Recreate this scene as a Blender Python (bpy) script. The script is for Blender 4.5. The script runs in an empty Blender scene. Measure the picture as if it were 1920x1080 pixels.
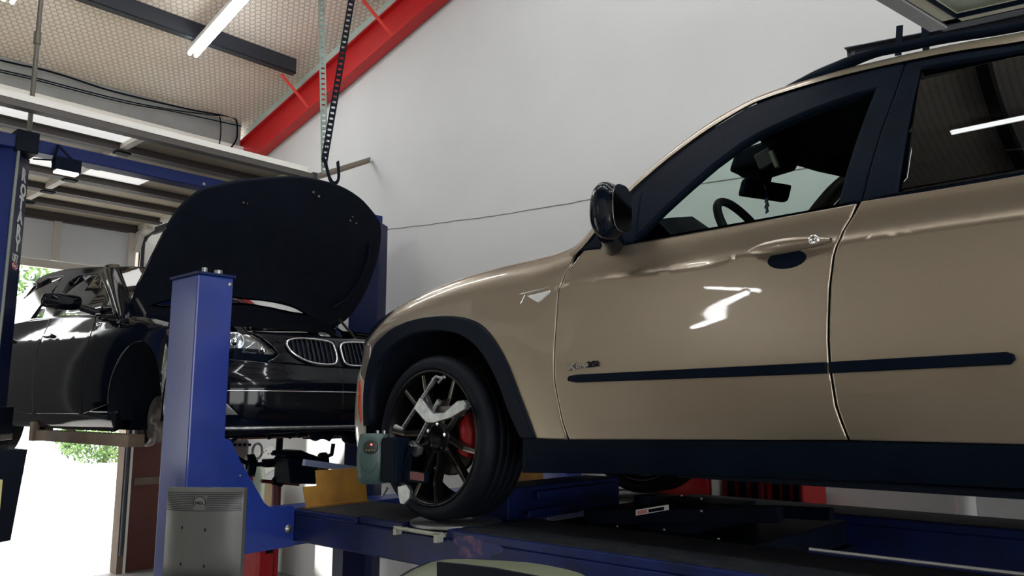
import bpy, bmesh, math, random
from mathutils import Vector, Matrix
from bisect import bisect_right
random.seed(7)
C = bpy.context.scene.collection
SC = bpy.context.scene
PI = math.pi
# ------------------------------------------------------------------ camera numbers
F = 1500.0; PITCH = math.radians(8.64); AZ = math.radians(47.57); CZ = 1.75
FX, FY = -math.cos(AZ), math.sin(AZ)
RX, RY = FY, -FX
def ray(px, py):
    a = (px-960)/F; b = (540-py)/F
    c, s = math.cos(PITCH), math.sin(PITCH)
    h = c-b*s; v = s+b*c
    return (FX*h+RX*a, FY*h+RY*a, v)
def atY(px, py, Y):
    d = ray(px, py); t = Y/d[1]; return Vector((d[0]*t, Y, CZ+d[2]*t))
def atX(px, py, X):
    d = ray(px, py); t = X/d[0]; return Vector((X, d[1]*t, CZ+d[2]*t))
def atZ(px, py, Z):
    d = ray(px, py); t = (Z-CZ)/d[2]; return Vector((d[0]*t, d[1]*t, Z))
def atP(px, py, co, no):
    d = Vector(ray(px, py)); o = Vector((0, 0, CZ)); co = Vector(co); no = Vector(no)
    return o + d*((co-o).dot(no)/d.dot(no))
# ------------------------------------------------------------------ materials
MATS = {}
def mat(name, col, rough=.5, metal=0., spec=.5, coat=0., coatr=.03, emit=None, estr=0., noise=None, bump=0., bscale=20., grain=None):
    m = bpy.data.materials.new(name); m.use_nodes = True
    nt = m.node_tree; b = nt.nodes['Principled BSDF']
    b.inputs['Base Color'].default_value = (*col, 1)
    b.inputs['Roughness'].default_value = rough
    b.inputs['Metallic'].default_value = metal
    b.inputs['Specular IOR Level'].default_value = spec
    b.inputs['Coat Weight'].default_value = coat
    b.inputs['Coat Roughness'].default_value = coatr
    if emit:
        b.inputs['Emission Color'].default_value = (*emit, 1); b.inputs['Emission Strength'].default_value = estr
    tc = nt.nodes.new('ShaderNodeTexCoord')
    if noise:   # (scale, other colour, contrast lo, hi)
        n = nt.nodes.new('ShaderNodeTexNoise'); n.inputs['Scale'].default_value = noise[0]; n.inputs['Detail'].default_value = 6
        nt.links.new(tc.outputs['Object'], n.inputs['Vector'])
        r = nt.nodes.new('ShaderNodeValToRGB')
        r.color_ramp.elements[0].position = noise[2]; r.color_ramp.elements[1].position = noise[3]
        r.color_ramp.elements[0].color = (*noise[1], 1); r.color_ramp.elements[1].color = (*col, 1)
        nt.links.new(n.outputs['Fac'], r.inputs['Fac']); nt.links.new(r.outputs['Color'], b.inputs['Base Color'])
    if bump:
        n = nt.nodes.new('ShaderNodeTexNoise'); n.inputs['Scale'].default_value = bscale; n.inputs['Detail'].default_value = 4
        nt.links.new(tc.outputs['Object'], n.inputs['Vector'])
        bp = nt.nodes.new('ShaderNodeBump'); bp.inputs['Strength'].default_value = bump; bp.inputs['Distance'].default_value = .01
        nt.links.new(n.outputs['Fac'], bp.inputs['Height']); nt.links.new(bp.outputs['Normal'], b.inputs['Normal'])
    MATS[name] = m
    return m
def glass(name, tint, refl=1.0, rough=0.0):
    m = bpy.data.materials.new(name); m.use_nodes = True; nt = m.node_tree
    nt.nodes.clear()
    out = nt.nodes.new('ShaderNodeOutputMaterial'); mx = nt.nodes.new('ShaderNodeMixShader')
    tr = nt.nodes.new('ShaderNodeBsdfTransparent'); tr.inputs[0].default_value = (*tint, 1)
    gl = nt.nodes.new('ShaderNodeBsdfGlossy'); gl.inputs['Roughness'].default_value = rough
    fr = nt.nodes.new('ShaderNodeFresnel'); fr.inputs['IOR'].default_value = 1.45
    mu = nt.nodes.new('ShaderNodeMath'); mu.operation = 'MULTIPLY'; mu.inputs[1].default_value = refl
    nt.links.new(fr.outputs[0], mu.inputs[0]); nt.links.new(mu.outputs[0], mx.inputs[0])
    nt.links.new(tr.outputs[0], mx.inputs[1]); nt.links.new(gl.outputs[0], mx.inputs[2]); nt.links.new(mx.outputs[0], out.inputs[0])
    return m
# ------------------------------------------------------------------ object bookkeeping
def wl(o):
    v = Vector(o.location)
    while o.parent: o = o.parent; v += o.location
    return v
def tag(o, label=None, cat=None, group=None, kind=None):
    if label: o['label'] = label
    if cat: o['category'] = cat
    if group: o['group'] = group
    if kind: o['kind'] = kind
    return o
def thing(name, label, cat, loc=(0, 0, 0), group=None):
    o = bpy.data.objects.new(name, None); C.objects.link(o); o.location = loc; o.empty_display_size = .1
    return tag(o, label, cat, group)
def link(name, me, m, parent=None, label=None, mats=None):
    me.materials.append(m)
    for x in (mats or []): me.materials.append(x)
    if parent is not None: me.transform(Matrix.Translation(-wl(parent)))
    o = bpy.data.objects.new(name, me); C.objects.link(o)
    if parent is not None: o.parent = parent
    if label: o['label'] = label
    return o
def basis(d, up=Vector((0, 0, 1))):
    d = Vector(d).normalized()
    if abs(d.dot(up)) > .98: up = Vector((1, 0, 0))
    a = d.cross(up).normalized(); b = a.cross(d).normalized()
    return a, b
class MB:
    def __init__(s): s.v = []; s.f = []; s.sm = []; s.mi = []; s.m = 0
    def add(s, vs, fs, smooth=False):
        k = len(s.v); s.v += [Vector(v) for v in vs]
        for f in fs: s.f.append([i+k for i in f]); s.sm.append(smooth); s.mi.append(s.m)
        return s
    def box(s, a, b):
        x0, x1 = sorted((a[0], b[0])); y0, y1 = sorted((a[1], b[1])); z0, z1 = sorted((a[2], b[2]))
        return s.add([(x0,y0,z0),(x1,y0,z0),(x1,y1,z0),(x0,y1,z0),(x0,y0,z1),(x1,y0,z1),(x1,y1,z1),(x0,y1,z1)],
              [(0,3,2,1),(4,5,6,7),(0,1,5,4),(1,2,6,5),(2,3,7,6),(3,0,4,7)])
    def obox(s, c, dx, dy, dz, bev=0.):
        """box by centre and three half-extent vectors, optional chamfer on its edges"""
        c = Vector(c); dx, dy, dz = Vector(dx), Vector(dy), Vector(dz)
        if bev <= 0:
            vs = [c+dx*i+dy*j+dz*k for k in (-1,1) for j in (-1,1) for i in (-1,1)]
            return s.add(vs, [(0,2,3,1),(4,5,7,6),(0,1,5,4),(1,3,7,5),(3,2,6,7),(2,0,4,6)])
        lx, ly, lz = dx.length, dy.length, dz.length
        bm = bmesh.new(); bmesh.ops.create_cube(bm, size=2)
        for v in bm.verts: v.co = Vector((v.co.x*lx, v.co.y*ly, v.co.z*lz))
        bmesh.ops.bevel(bm, geom=list(bm.edges), offset=min(bev, .45*min(lx,ly,lz)*2), segments=2, affect='EDGES', profile=.6)
        ux, uy, uz = dx/lx, dy/ly, dz/lz
        bm.verts.ensure_lookup_table()
        vs = [c+ux*v.co.x+uy*v.co.y+uz*v.co.z for v in bm.verts]
        fs = [[v.index for v in f.verts] for f in bm.faces]; bm.free()
        return s.add(vs, fs)
    def bar(s, a, b, w, h, up=Vector((0,0,1)), bev=0.):
        a, b = Vector(a), Vector(b); d = b-a; x, y = basis(d, Vector(up))
        return s.obox((a+b)/2, d/2, x*w/2, y*h/2, bev)
    def tube(s, pts, r, n=10, closed=False, caps=True):
        pts = [Vector(p) for p in pts]; N = len(pts); rs = r if isinstance(r, (list, tuple)) else [r]*N
        vs = []; a = None
        for i, p in enumerate(pts):
            if closed: d = pts[(i+1) % N]-pts[i-1]
            else: d = pts[min(i+1, N-1)]-pts[max(i-1, 0)]
            d.normalize()
            if a is None: a, b = basis(d)
            else:
                a = (a-d*a.dot(d)).normalized()
            b = a.cross(d)
            for k in range(n):
                t = 2*PI*k/n; vs.append(p+(a*math.cos(t)+b*math.sin(t))*rs[i])
        fs = []
        for i in range(N if closed else N-1):
            j = (i+1) % N
            for k in range(n):
                l = (k+1) % n; fs.append((i*n+k, i*n+l, j*n+l, j*n+k))
        s.add(vs, fs, True)
        if caps and not closed:
            s.add(vs[:n], [tuple(range(n-1, -1, -1))]); s.add(vs[-n:], [tuple(range(n))])
        return s
    def cyl(s, a, b, r, n=20, r2=None): return s.tube([a, b], [r, r if r2 is None else r2], n)
    def lathe(s, c, axis, prof, n=48, smooth=True, a0=0, a1=2*PI):
        """prof: list of (radius, distance along the axis)"""
        c = Vector(c); ax = Vector(axis).normalized(); x, y = basis(ax); full = abs(a1-a0-2*PI) < 1e-6
        cnt = n if full else n+1; vs = []
        for i in range(cnt):
            t = a0+(a1-a0)*i/n; d = x*math.cos(t)+y*math.sin(t)
            for r, h in prof: vs.append(c+ax*h+d*r)
        m = len(prof); fs = []
        for i in range(n):
            j = (i+1) % cnt
            for k in range(m-1): fs.append((i*m+k, i*m+k+1, j*m+k+1, j*m+k))
        return s.add(vs, fs, smooth)
    def prism(s, pts, off, smooth=False):
        """closed outline (3-D points, planar) pushed along off"""
        pts = [Vector(p) for p in pts]; off = Vector(off); n = len(pts)
        nrm = Vector((0,0,0))
        for i in range(n): nrm += (pts[i]-pts[0]).cross(pts[(i+1) % n]-pts[0])
        if nrm.dot(off) > 0: pts.reverse()
        vs = pts+[p+off for p in pts]
        fs = [tuple(range(n)), tuple(range(2*n-1, n-1, -1))]
        for i in range(n):
            j = (i+1) % n; fs.append((i, i+n, j+n, j))
        return s.add(vs, fs, smooth)
    def grid(s, rows, smooth=True, flip=False):
        n = len(rows[0]); vs = [p for r in rows for p in r]; fs = []
        for i in range(len(rows)-1):
            for k in range(n-1):
                q = (i*n+k, i*n+k+1, (i+1)*n+k+1, (i+1)*n+k)
                fs.append(q[::-1] if flip else q)
        return s.add(vs, fs, smooth)
    def ball(s, c, r, sx=1, sy=1, sz=1, n=16):
        c = Vector(c); rows = []
        for i in range(n//2+1):
            t = PI*i/(n//2)
            rows.append([c+Vector((r*sx*math.sin(t)*math.cos(2*PI*k/n), r*sy*math.sin(t)*math.sin(2*PI*k/n), r*sz*math.cos(t))) for k in range(n+1)])
        return s.grid(rows)
    def build(s, name, m, parent=None, label=None, mats=None, thick=0., bevel=0.):
        me = bpy.data.meshes.new(name); me.from_pydata([tuple(v) for v in s.v], [], s.f)
        me.polygons.foreach_set('use_smooth', s.sm); me.polygons.foreach_set('material_index', s.mi)
        me.update()
        o = link(name, me, m, parent, label, mats)
        if thick:
            md = o.modifiers.new('Solid', 'SOLIDIFY'); md.thickness = thick; md.offset = -1
        if bevel:
            md = o.modifiers.new('Bev', 'BEVEL'); md.width = bevel; md.segments = 2; md.limit_method = 'ANGLE'; md.angle_limit = .6
        return o
def text_mb(txt, origin, right, up, size, depth, width=1.0, spacing=1.0, bold=.0):
    """real extruded lettering as mesh data, laid on the plane (right, up) at origin (left end of the baseline)"""
    cu = bpy.data.curves.new('letters', 'FONT'); cu.body = txt; cu.size = size; cu.extrude = depth/2; cu.space_character = spacing
    cu.offset = bold; cu.resolution_u = 3
    ob = bpy.data.objects.new('letters', cu); C.objects.link(ob)
    dg = bpy.context.evaluated_depsgraph_get(); me = bpy.data.meshes.new_from_object(ob.evaluated_get(dg))
    r = Vector(right).normalized(); u = Vector(up).normalized(); n = r.cross(u)
    mb = MB(); mb.add([Vector(origin)+r*v.co.x*width+u*v.co.y+n*(v.co.z+depth/2) for v in me.vertices], [tuple(p.vertices) for p in me.polygons])
    bpy.data.objects.remove(ob); bpy.data.curves.remove(cu); bpy.data.meshes.remove(me)
    return mb
# ------------------------------------------------------------------ splines and shells for car bodies
def lin(tab, x):
    if x <= tab[0][0]: return tab[0][1]
    if x >= tab[-1][0]: return tab[-1][1]
    for i in range(len(tab)-1):
        if x <= tab[i+1][0]:
            t = (x-tab[i][0])/(tab[i+1][0]-tab[i][0]); return tab[i][1]*(1-t)+tab[i+1][1]*t
def crv(tab, x):
    """monotone-ish smooth (Hermite) interpolation"""
    if x <= tab[0][0]: return tab[0][1]
    if x >= tab[-1][0]: return tab[-1][1]
    n = len(tab)
    i = bisect_right([t[0] for t in tab], x)-1; i = max(0, min(i, n-2))
    def sl(k):
        if k == 0: return (tab[1][1]-tab[0][1])/(tab[1][0]-tab[0][0])
        if k == n-1: return (tab[-1][1]-tab[-2][1])/(tab[-1][0]-tab[-2][0])
        a = (tab[k][1]-tab[k-1][1])/(tab[k][0]-tab[k-1][0]); b = (tab[k+1][1]-tab[k][1])/(tab[k+1][0]-tab[k][0])
        return 0 if a*b <= 0 else 2*a*b/(a+b)
    h = tab[i+1][0]-tab[i][0]; t = (x-tab[i][0])/h; m0, m1 = sl(i)*h, sl(i+1)*h
    return (2*t**3-3*t*t+1)*tab[i][1]+(t**3-2*t*t+t)*m0+(-2*t**3+3*t*t)*tab[i+1][1]+(t**3-t*t)*m1
def cat(pts, n=8, closed=False):
    """Catmull-Rom through 2-D or 3-D points"""
    P = [Vector(p) for p in pts]; N = len(P); out = []
    for i in range(N if closed else N-1):
        if closed: a, b, c, d = P[i-1], P[i], P[(i+1) % N], P[(i+2) % N]
        else: a, b, c, d = P[max(i-1, 0)], P[i], P[i+1], P[min(i+2, N-1)]
        for k in range(n):
            t = k/n
            out.append(.5*((2*b)+(c-a)*t+(2*a-5*b+4*c-d)*t*t+(3*b-a-3*c+d)*t**3))
    if not closed: out.append(P[-1])
    return out
def sstep(a, b, x):
    t = max(0, min(1, (x-a)/(b-a))); return t*t*(3-2*t)
class Shell:
    """car body skin: local s rearwards from the front axle, w inwards from the widest plane, z up from the ground"""
    def __init__(S, Xa, Yn, Z0, half, dirx, nose, side, zt, roll_r, roll_h, tail):
        S.Xa, S.Yn, S.Z0, S.half, S.dx = Xa, Yn, Z0, half, dirx
        S.side, S.zt, S.rr, S.rh = side, zt, roll_r, roll_h
        # arc-length table of the plan curve, nose -> flank
        c = cat(nose, 12); S.nu = [nose[-1][0]]; S.np = [Vector(c[-1])]
        for i in range(len(c)-2, -1, -1): S.nu.append(S.nu[-1]-(c[i]-c[i+1]).length); S.np.append(Vector(c[i]))
        S.nu.reverse(); S.np.reverse(); S.u0 = S.nu[0]; S.un = nose[-1][0]
        c = cat(tail, 12); S.tu = [tail[0][0]]; S.tp = [Vector(c[0])]
        for i in range(1, len(c)): S.tu.append(S.tu[-1]+(c[i]-c[i-1]).length); S.tp.append(Vector(c[i]))
        S.u1 = S.tu[-1]; S.ut = tail[0][0]
    def plan(S, u):
        def it(U, P):
            u_ = max(U[0], min(U[-1], u)); i = max(0, min(bisect_right(U, u_)-1, len(U)-2))
            t = (u_-U[i])/(U[i+1]-U[i]); return P[i].lerp(P[i+1], t)
        if u < S.un: return it(S.nu, S.np)
        if u > S.ut: return it(S.tu, S.tp)
        return Vector((u, 0.))
    def pnorm(S, u):
        if S.un+.02 < u < S.ut-.02: return Vector((0., 1.))
        d = S.plan(min(u+.03, S.u1))-S.plan(max(u-.03, S.u0)); d.normalize(); return Vector((-d.y, d.x))
    def toY(S, w, sd): return S.Yn+w if sd > 0 else S.Yn+2*S.half-w
    def W(S, s, w, z, sd=1): return Vector((S.Xa+S.dx*s, S.toY(w, sd), S.Z0+z))
    def prof(S, u, q):
        zt = crv(S.zt, u)
        if u > S.zt[-1][0]+.001: return S.side(u, q), q
        h = S.rh; z0 = zt-h
        if q <= z0: return S.side(u, q), q
        th = (q-z0)/h
        return S.side(u, z0)+S.rr*(1-math.cos(th)), z0+h*math.sin(th)
    def qz(S, u, z):
        """parameter q whose height is z"""
        zt = crv(S.zt, u); z0 = zt-S.rh
        if u > S.zt[-1][0]+.001 or z <= z0: return z
        return z0+S.rh*math.asin(min(.999, (z-z0)/S.rh))
    def P(S, u, q, sd=1, off=0.):
        p = S.plan(u); n = S.pnorm(u); w, z = S.prof(u, q)
        p = p+n*(w+off); return S.W(p.x, min(p.y, S.half), z, sd)
    def glassw(S, z): return S.gw(z)
    def G(S, s, z, sd=1, off=0.):
        return S.W(s, S.gw(z)+off, z, sd)
def arc(cx, cz, r, a0, a1, n=16, rz=None):
    rz = rz or r
    return [(cx+r*math.cos(math.radians(a0+(a1-a0)*i/n)), cz+rz*math.sin(math.radians(a0+(a1-a0)*i/n))) for i in range(n+1)]
def panel(name, outer, fn, m, parent, holes=(), step=.06, thick=.012, centre=None, gap=0., label=None, edge=.006, fine=None):
    """a sheet cut to an outline in two parameters, mapped by fn(a, b) to the body skin, with a turned-in rim"""
    bm = bmesh.new(); es = []
    for loop in [outer]+list(holes):
        vs = [bm.verts.new((p[0], p[1], 0)) for p in loop]
        es += [bm.edges.new((vs[i], vs[(i+1) % len(vs)])) for i in range(len(vs))]
    bmesh.ops.triangle_fill(bm, use_beauty=True, use_dissolve=False, edges=es)
    for f in bm.faces:
        if f.normal.z < 0: f.normal_flip()
    xs = [v.co.x for v in bm.verts]; ys = [v.co.y for v in bm.verts]
    if edge > 0:
        bmesh.ops.inset_region(bm, faces=list(bm.faces), thickness=edge, use_boundary=True, use_even_offset=True)
    for ax, lo, hi in ((0, min(xs), max(xs)), (1, min(ys), max(ys))):
        k = math.floor(lo/step)+1
        while k*step < hi:
            co = (k*step, 0, 0) if ax == 0 else (0, k*step, 0); no = (1, 0, 0) if ax == 0 else (0, 1, 0)
            bmesh.ops.bisect_plane(bm, geom=list(bm.verts)+list(bm.edges)+list(bm.faces), plane_co=co, plane_no=no, dist=1e-5)
            k += 1
    bmesh.ops.triangulate(bm, faces=[f for f in bm.faces if len(f.verts) > 4])
    bm.normal_update()
    bnd = set(); eout = {}
    for e in bm.edges:
        if len(e.link_faces) == 1:
            f = e.link_faces[0]; mid = (e.verts[0].co+e.verts[1].co)/2; d = e.verts[1].co-e.verts[0].co
            o = Vector((d.y, -d.x, 0)).normalized()
            if o.dot(f.calc_center_median()-mid) > 0: o = -o
            for v in e.verts: bnd.add(v); eout.setdefault(v, Vector()); eout[v] = eout[v]+o
    e_ = 1e-3; N = {}; Q = {}; T = {}
    c = centre
    for v in bm.verts:
        a, b = v.co.x, v.co.y
        p = fn(a, b); da = fn(a+e_, b)-fn(a-e_, b); db = fn(a, b+e_)-fn(a, b-e_)
        n = da.cross(db)
        n = n.normalized() if n.length > 1e-12 else Vector((0, 0, 1))
        if n.dot(p-c) < 0: n = -n
        N[v] = n; Q[v] = p
        if v in bnd:
            o = eout[v].normalized(); t = da.normalized()*o.x+db.normalized()*o.y
            T[v] = t.normalized() if t.length > 1e-9 else n
    fl = {}
    bedges = [e for e in bm.edges if len(e.link_faces) == 1]
    for v in list(bnd): fl[v] = bm.verts.new(v.co)
    nf = []
    for e in bedges:
        f = e.link_faces[0]; a, b = e.verts
        for l in f.loops:
            if l.edge == e: a, b = l.vert, l.link_loop_next.vert
        nf.append(bm.faces.new((b, a, fl[a], fl[b])))
    norm = {}
    for v in list(N):
        if v in bnd:
            v.co = Q[v]-N[v]*.0022; norm[v] = (N[v]+T[v]*.9).normalized()
            g = fl[v]; g.co = Q[v]-N[v]*thick; norm[g] = T[v]
        else: v.co = Q[v]; norm[v] = N[v]
    bm.normal_update()
    sg = 0
    for f in bm.faces:
        if f in nf: continue
        sg += f.normal.dot(norm[f.verts[0]])*f.calc_area()
    if sg < 0:
        for f in bm.faces: f.normal_flip()
    bm.verts.index_update(); bm.verts.ensure_lookup_table()
    nl = [tuple(norm[v]) for v in bm.verts]
    me = bpy.data.meshes.new(name); bm.to_mesh(me); bm.free()
    me.polygons.foreach_set('use_smooth', [True]*len(me.polygons)); me.update()
    me.normals_split_custom_set_from_vertices(nl)
    return link(name, me, m, parent, label)
# ================================================================== materials
NAVY = (.0025, .0055, .013)
m_gold = mat('champagne_paint', (.325, .272, .208), .34, .75, coat=1., coatr=.02)
m_blk = mat('black_plastic', NAVY, .5, spec=.05, noise=(6, (.004, .008, .017), .4, .65))
m_clad = mat('grey_cladding', (.004, .008, .016), .55, spec=.12)
m_gloss = mat('gloss_black', NAVY, .15, spec=.25, coat=.15)
m_int = mat('dark_interior', (.005, .007, .013), .8, spec=.15)
m_seat = mat('seat_leather', (.008, .009, .014), .6, spec=.2)
m_tyre = mat('tyre_rubber', (.003, .005, .010), .62, spec=.22, bump=.15, bscale=60)
m_rim = mat('dark_rim', (.018, .017, .018), .3, .7)
m_rimedge = mat('machined_rim', (.16, .13, .105), .3, .9)
m_chrome = mat('chrome', (.75, .77, .78), .12, 1.)
m_steel = mat('brushed_steel', (.42, .43, .43), .35, .9, noise=(30, (.25, .26, .27), .3, .7))
m_rotor = mat('brake_disc', (.11, .10, .095), .45, .8)
m_red = mat('red_paint', (.45, .012, .015), .4)
m_dred = mat('dark_red_paint', (.12, .008, .012), .45)
m_orange = mat('orange_reflector', (.85, .10, .03), .25, coat=1.)
m_pale = mat('pale_bumper', (.62, .58, .48), .3, .1, coat=1.)
m_gF = glass('clear_car_glass', (.76, .86, .82), 0.)
m_gR = glass('tinted_car_glass', (.025, .03, .045), 1.0)
m_gW = glass('windscreen_glass', (.86, .94, .90), .4)
m_lamp = glass('lamp_lens', (.85, .88, .9), 1.0)
m_white = mat('white_plastic', (.8, .8, .78), .5)
# ================================================================== the champagne SUV on the alignment lift
XA, YN, ZR, HALF = -2.69, 2.44, 1.26, .965
T_BODY = [(.20, .085), (.27, .05), (.36, .020), (.46, .006), (.60, .0), (.70, .004), (.80, .012), (.90, .020), (.964, .0262), (.970, .0268), (.974, .0290), (.985, .0365), (1.03, .050), (1.08, .058), (1.13, .060)]
T_FEND = [(.20, .05), (.30, .028), (.40, .012), (.60, .0), (.80, .006), (.90, .018), (.98, .032), (1.1, .05)]
T_NOSE = [(.20, .06), (.30, .02), (.45, .0), (.65, .01), (.72, .03), (.85, .05), (1.0, .08)]
def suv_side(u, q):
    b = crv(T_BODY, q-.028*max(-.1, min(1., u-.70))); f = crv(T_FEND, q); n = crv(T_NOSE, q)
    k = sstep(.45, .72, u); v = f*(1-k)+b*k
    k2 = sstep(-.5, -.72, u); v = v*(1-k2)+n*k2
    k3 = sstep(2.35, 2.7, u)*(1-sstep(3.3, 3.6, u)); v -= .012*k3*sstep(.95, .7, q)
    return v
SUV_ZT = [(-1.9, .93), (-1.3, .93), (-.95, .915), (-.72, .905), (-.62, .925), (-.53, .952), (-.43, .99), (-.33, 1.022), (-.21, 1.056), (-.1, 1.08), (.05, 1.104), (.27, 1.126), (.59, 1.142), (.72, 1.168), (.74, 1.17)]
SUV = Shell(XA, YN, ZR, HALF, 1, [(-.885, .965), (-.882, .80), (-.874, .62), (-.857, .44), (-.83, .30), (-.795, .205), (-.75, .128), (-.685, .062), (-.60, .020), (-.52, .004), (-.42, 0.)],
            suv_side, SUV_ZT, .13, .17, [(3.3, 0.), (3.5, .006), (3.7, .04), (3.85, .12), (3.94, .3), (3.97, .6), (3.975, .965)])
SUV.gw = lambda z: .052+.36*(z-1.11)+.30*(z-1.11)**2 if z > 1.11 else .052+.30*(z-1.11)
suv = thing('suv', 'champagne SUV raised on the blue alignment lift, facing left', 'car', (XA, YN+HALF, ZR))
CEN = Vector((XA+1.2, YN+HALF, ZR+.75))
GAPF = [(.737, .375), (.715, .44), (.697, .527), (.682, .60), (.678, .673), (.679, .75), (.681, .822), (.687, .971), (.703, 1.02), (.729, 1.06), (.765, 1.098), (.80, 1.128)]
GAPR = [(1.797, .40), (1.783, .45), (1.770, .503), (1.761, .615), (1.760, .70), (1.763, .762), (1.769, .86), (1.784, .959), (1.81, 1.04), (1.835, 1.08), (1.862, 1.125)]
def shellfn(sd, off=0.): return lambda a, b: SUV.P(a, b, sd, off)
def gfn(sd, off=0.): return lambda a, b: SUV.G(a, b, sd, off)
def topline(us): return [(u, SUV.qz(u, 9)) for u in us]
ARC_OUT = [(-.535, .41), (-.522, .614), (-.463, .785), (-.39, .845), (-.303, .884), (-.148, .911), (.035, .909), (.207, .877), (.321, .811), (.43, .682), (.518, .507), (.574, .375)]
ARC_IN = [(-.487, .41), (-.465, .60), (-.393, .735), (-.256, .82), (-.10, .85), (.075, .838), (.211, .789), (.308, .71), (.388, .60), (.441, .485), (.50, .375)]
AO = [tuple(p) for p in cat(ARC_OUT, 4)]; AI = [tuple(p) for p in cat(ARC_IN, 4)]
def q_hood(u):   # where the bonnet meets the wing
    zt = crv(SUV_ZT, u); return zt-SUV.rh+SUV.rh*math.radians(62)
for sd in (1, -1):
    # front wing
    us = [-.56-.0*i for i in range(1)]
    up = [(u, q_hood(u)) for u in [-.60, -.5, -.4, -.3, -.2, -.1, 0, .1, .2, .3, .4, .5, .6, .68, .733]]
    out = AO[3:]+[(.585, .376), (.65, .375), (.731, .375)]
    out += [(a-.003, b) for a, b in GAPF[1:9]]+[(.722, 1.055), (.733, 1.075)]
    out += list(reversed(up))+[(-.66, .86), (-.655, .80), (-.64, .72), (-.60, .665), (-.545, .63)]
    panel('front_wing', out, shellfn(sd), m_gold, suv, centre=CEN, step=.05)
    # wheel arch cladding
    panel('arch_cladding', AO+list(reversed(AI)), shellfn(sd, -.012), m_clad, suv, centre=CEN, step=.05, thick=.05, edge=.008)
    # bumper: pale corner with the reflector strip, then round to the middle
    ub = SUV.u0
    panel('front_bumper', [(-.545, .40), (-.532, .614), (-.545, .625), (-.60, .66), (-.64, .71), (-.70, .72), (-.95, .70), (ub+.0, .70), (ub, .24), (-.62, .24), (-.56, .30)], shellfn(sd), m_pale, suv, centre=CEN, step=.06)
    panel('side_reflector', [(-.575, .42), (-.562, .44), (-.565, .60), (-.585, .635), (-.605, .63), (-.597, .50)], shellfn(sd, -.004), m_orange, suv, centre=CEN, step=.03, edge=.003, label='orange side reflector strip')
    hq8 = lambda u, f=84: crv(SUV_ZT, u)-SUV.rh+SUV.rh*math.radians(f)
    panel('headlight', [(-.37, hq8(-.37, 66)), (-.43, hq8(-.43, 38)), (-.52, hq8(-.52, 22)), (-.60, hq8(-.60, 12)), (-.68, .775), (-.75, .745), (-.9, .735), (-1.05, .75), (-1.08, .80), (-.95, hq8(-.95, 60)), (-.80, hq8(-.8)), (-.7, hq8(-.7)), (-.6, hq8(-.6)), (-.5, hq8(-.5)), (-.42, hq8(-.42))], shellfn(sd, -.005), m_gloss, suv, centre=CEN, step=.04)
    panel('grille', [(-1.16, .86), (-1.16, .66), (-1.32, .60), (ub-.0+.02, .62), (ub+.02, .88), (-1.3, .89)], shellfn(sd, -.012), m_gloss, suv, centre=CEN, step=.05)
    # doors
    fd = [(a+.004, b) for a, b in GAPF]+[(.86, 1.137), (1.0, 1.112), (1.1, 1.112), (1.3, 1.115), (1.5, 1.117), (1.7, 1.119), (1.85, 1.121)]+[(a-.004, b) for a, b in reversed(GAPR[:-1])]
    fdo = panel('front_door', fd, shellfn(sd), m_gold, suv, centre=CEN, step=.022 if sd > 0 else .06)
    rd = [(a+.004, b) for a, b in GAPR]+[(2.1, 1.122), (2.4, 1.124), (2.85, 1.125), (2.90, 1.10), (2.86, .98), (2.72, .86), (2.58, .78), (2.47, .66), (2.42, .55), (2.40, .40)]
    panel('rear_door', rd, shellfn(sd), m_gold, suv, centre=CEN, step=.022 if sd > 0 else .06)
    rq = [(2.91, 1.10), (2.87, .98), (2.73, .86)]+[tuple(p) for p in arc(2.95, .37, .53, 115, 0, 14)]+[(3.6, .36), (SUV.u1-.02, .40), (SUV.u1-.02, 1.12), (3.6, 1.125), (2.92, 1.125)]
    panel('rear_quarter', rq, shellfn(sd), m_gold, suv, centre=CEN, step=.06)
    panel('rear_cladding', [tuple(p) for p in arc(2.95, .37, .535, 0, 180, 20)]+[tuple(p) for p in arc(2.95, .37, .47, 180, 0, 20)], shellfn(sd, -.012), m_clad, suv, centre=CEN, thick=.05)
    # sill
    panel('sill', [(.50, .376), (2.42, .40), (2.42, .285), (1.9, .278), (1.2, .262), (.47, .235)], shellfn(sd, .004), m_blk, suv, centre=CEN, step=.08, thick=.10)
    # black rubbing strip across both doors
    panel('rub_strip', [(.763, .598), (.758, .606), (.765, .617), (.80, .622), (1.754, .632), (1.754, .598), (.80, .592)], shellfn(sd, -.014), m_blk, suv, centre=CEN, step=.05, thick=.02, edge=.004)
    panel('rub_strip', [(1.766, .598), (1.766, .632), (2.23, .640), (2.245, .634), (2.248, .62), (2.235, .607)], shellfn(sd, -.014), m_blk, suv, centre=CEN, step=.05, thick=.02, edge=.004)
    # door handles (dark disc painted for the recess's shade and reflection, bow, lock end)
    for hs in ((1.52, 1.79), (2.62, 2.89)):
        mb = MB(); rows = []
        a, b = hs
        def hp(s, z, off):
            p = SUV.P(s, .94, sd, off); p.z = ZR+z+.012; return p
        L = b-a
        for i in range(19):
            t = i/18; s = a+L*t
            zc = .988+.004*t; hh = .025*math.sin(PI*min(1, max(.02, (.035+t*.93)))**.8)**.55
            o = -.012-.036*math.sin(PI*(.04+.92*t))**.5
            r = []
            for k in range(13):
                an = 2*PI*k/12; r.append(hp(s, zc+hh*math.sin(an), o+.013*math.cos(an)))
            rows.append(r)
        mb.grid(rows)
        h = mb.build('door_handle', m_gold, suv)
        if sd > 0 and a < 2:
            c0 = hp(1.750, .993, -.058); MB().lathe(c0, (0, -1, 0), [(0, .003), (.008, .003), (.009, .007), (.015, .006), (.017, 0)], 20).build('key_lock', m_chrome, h)
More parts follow.
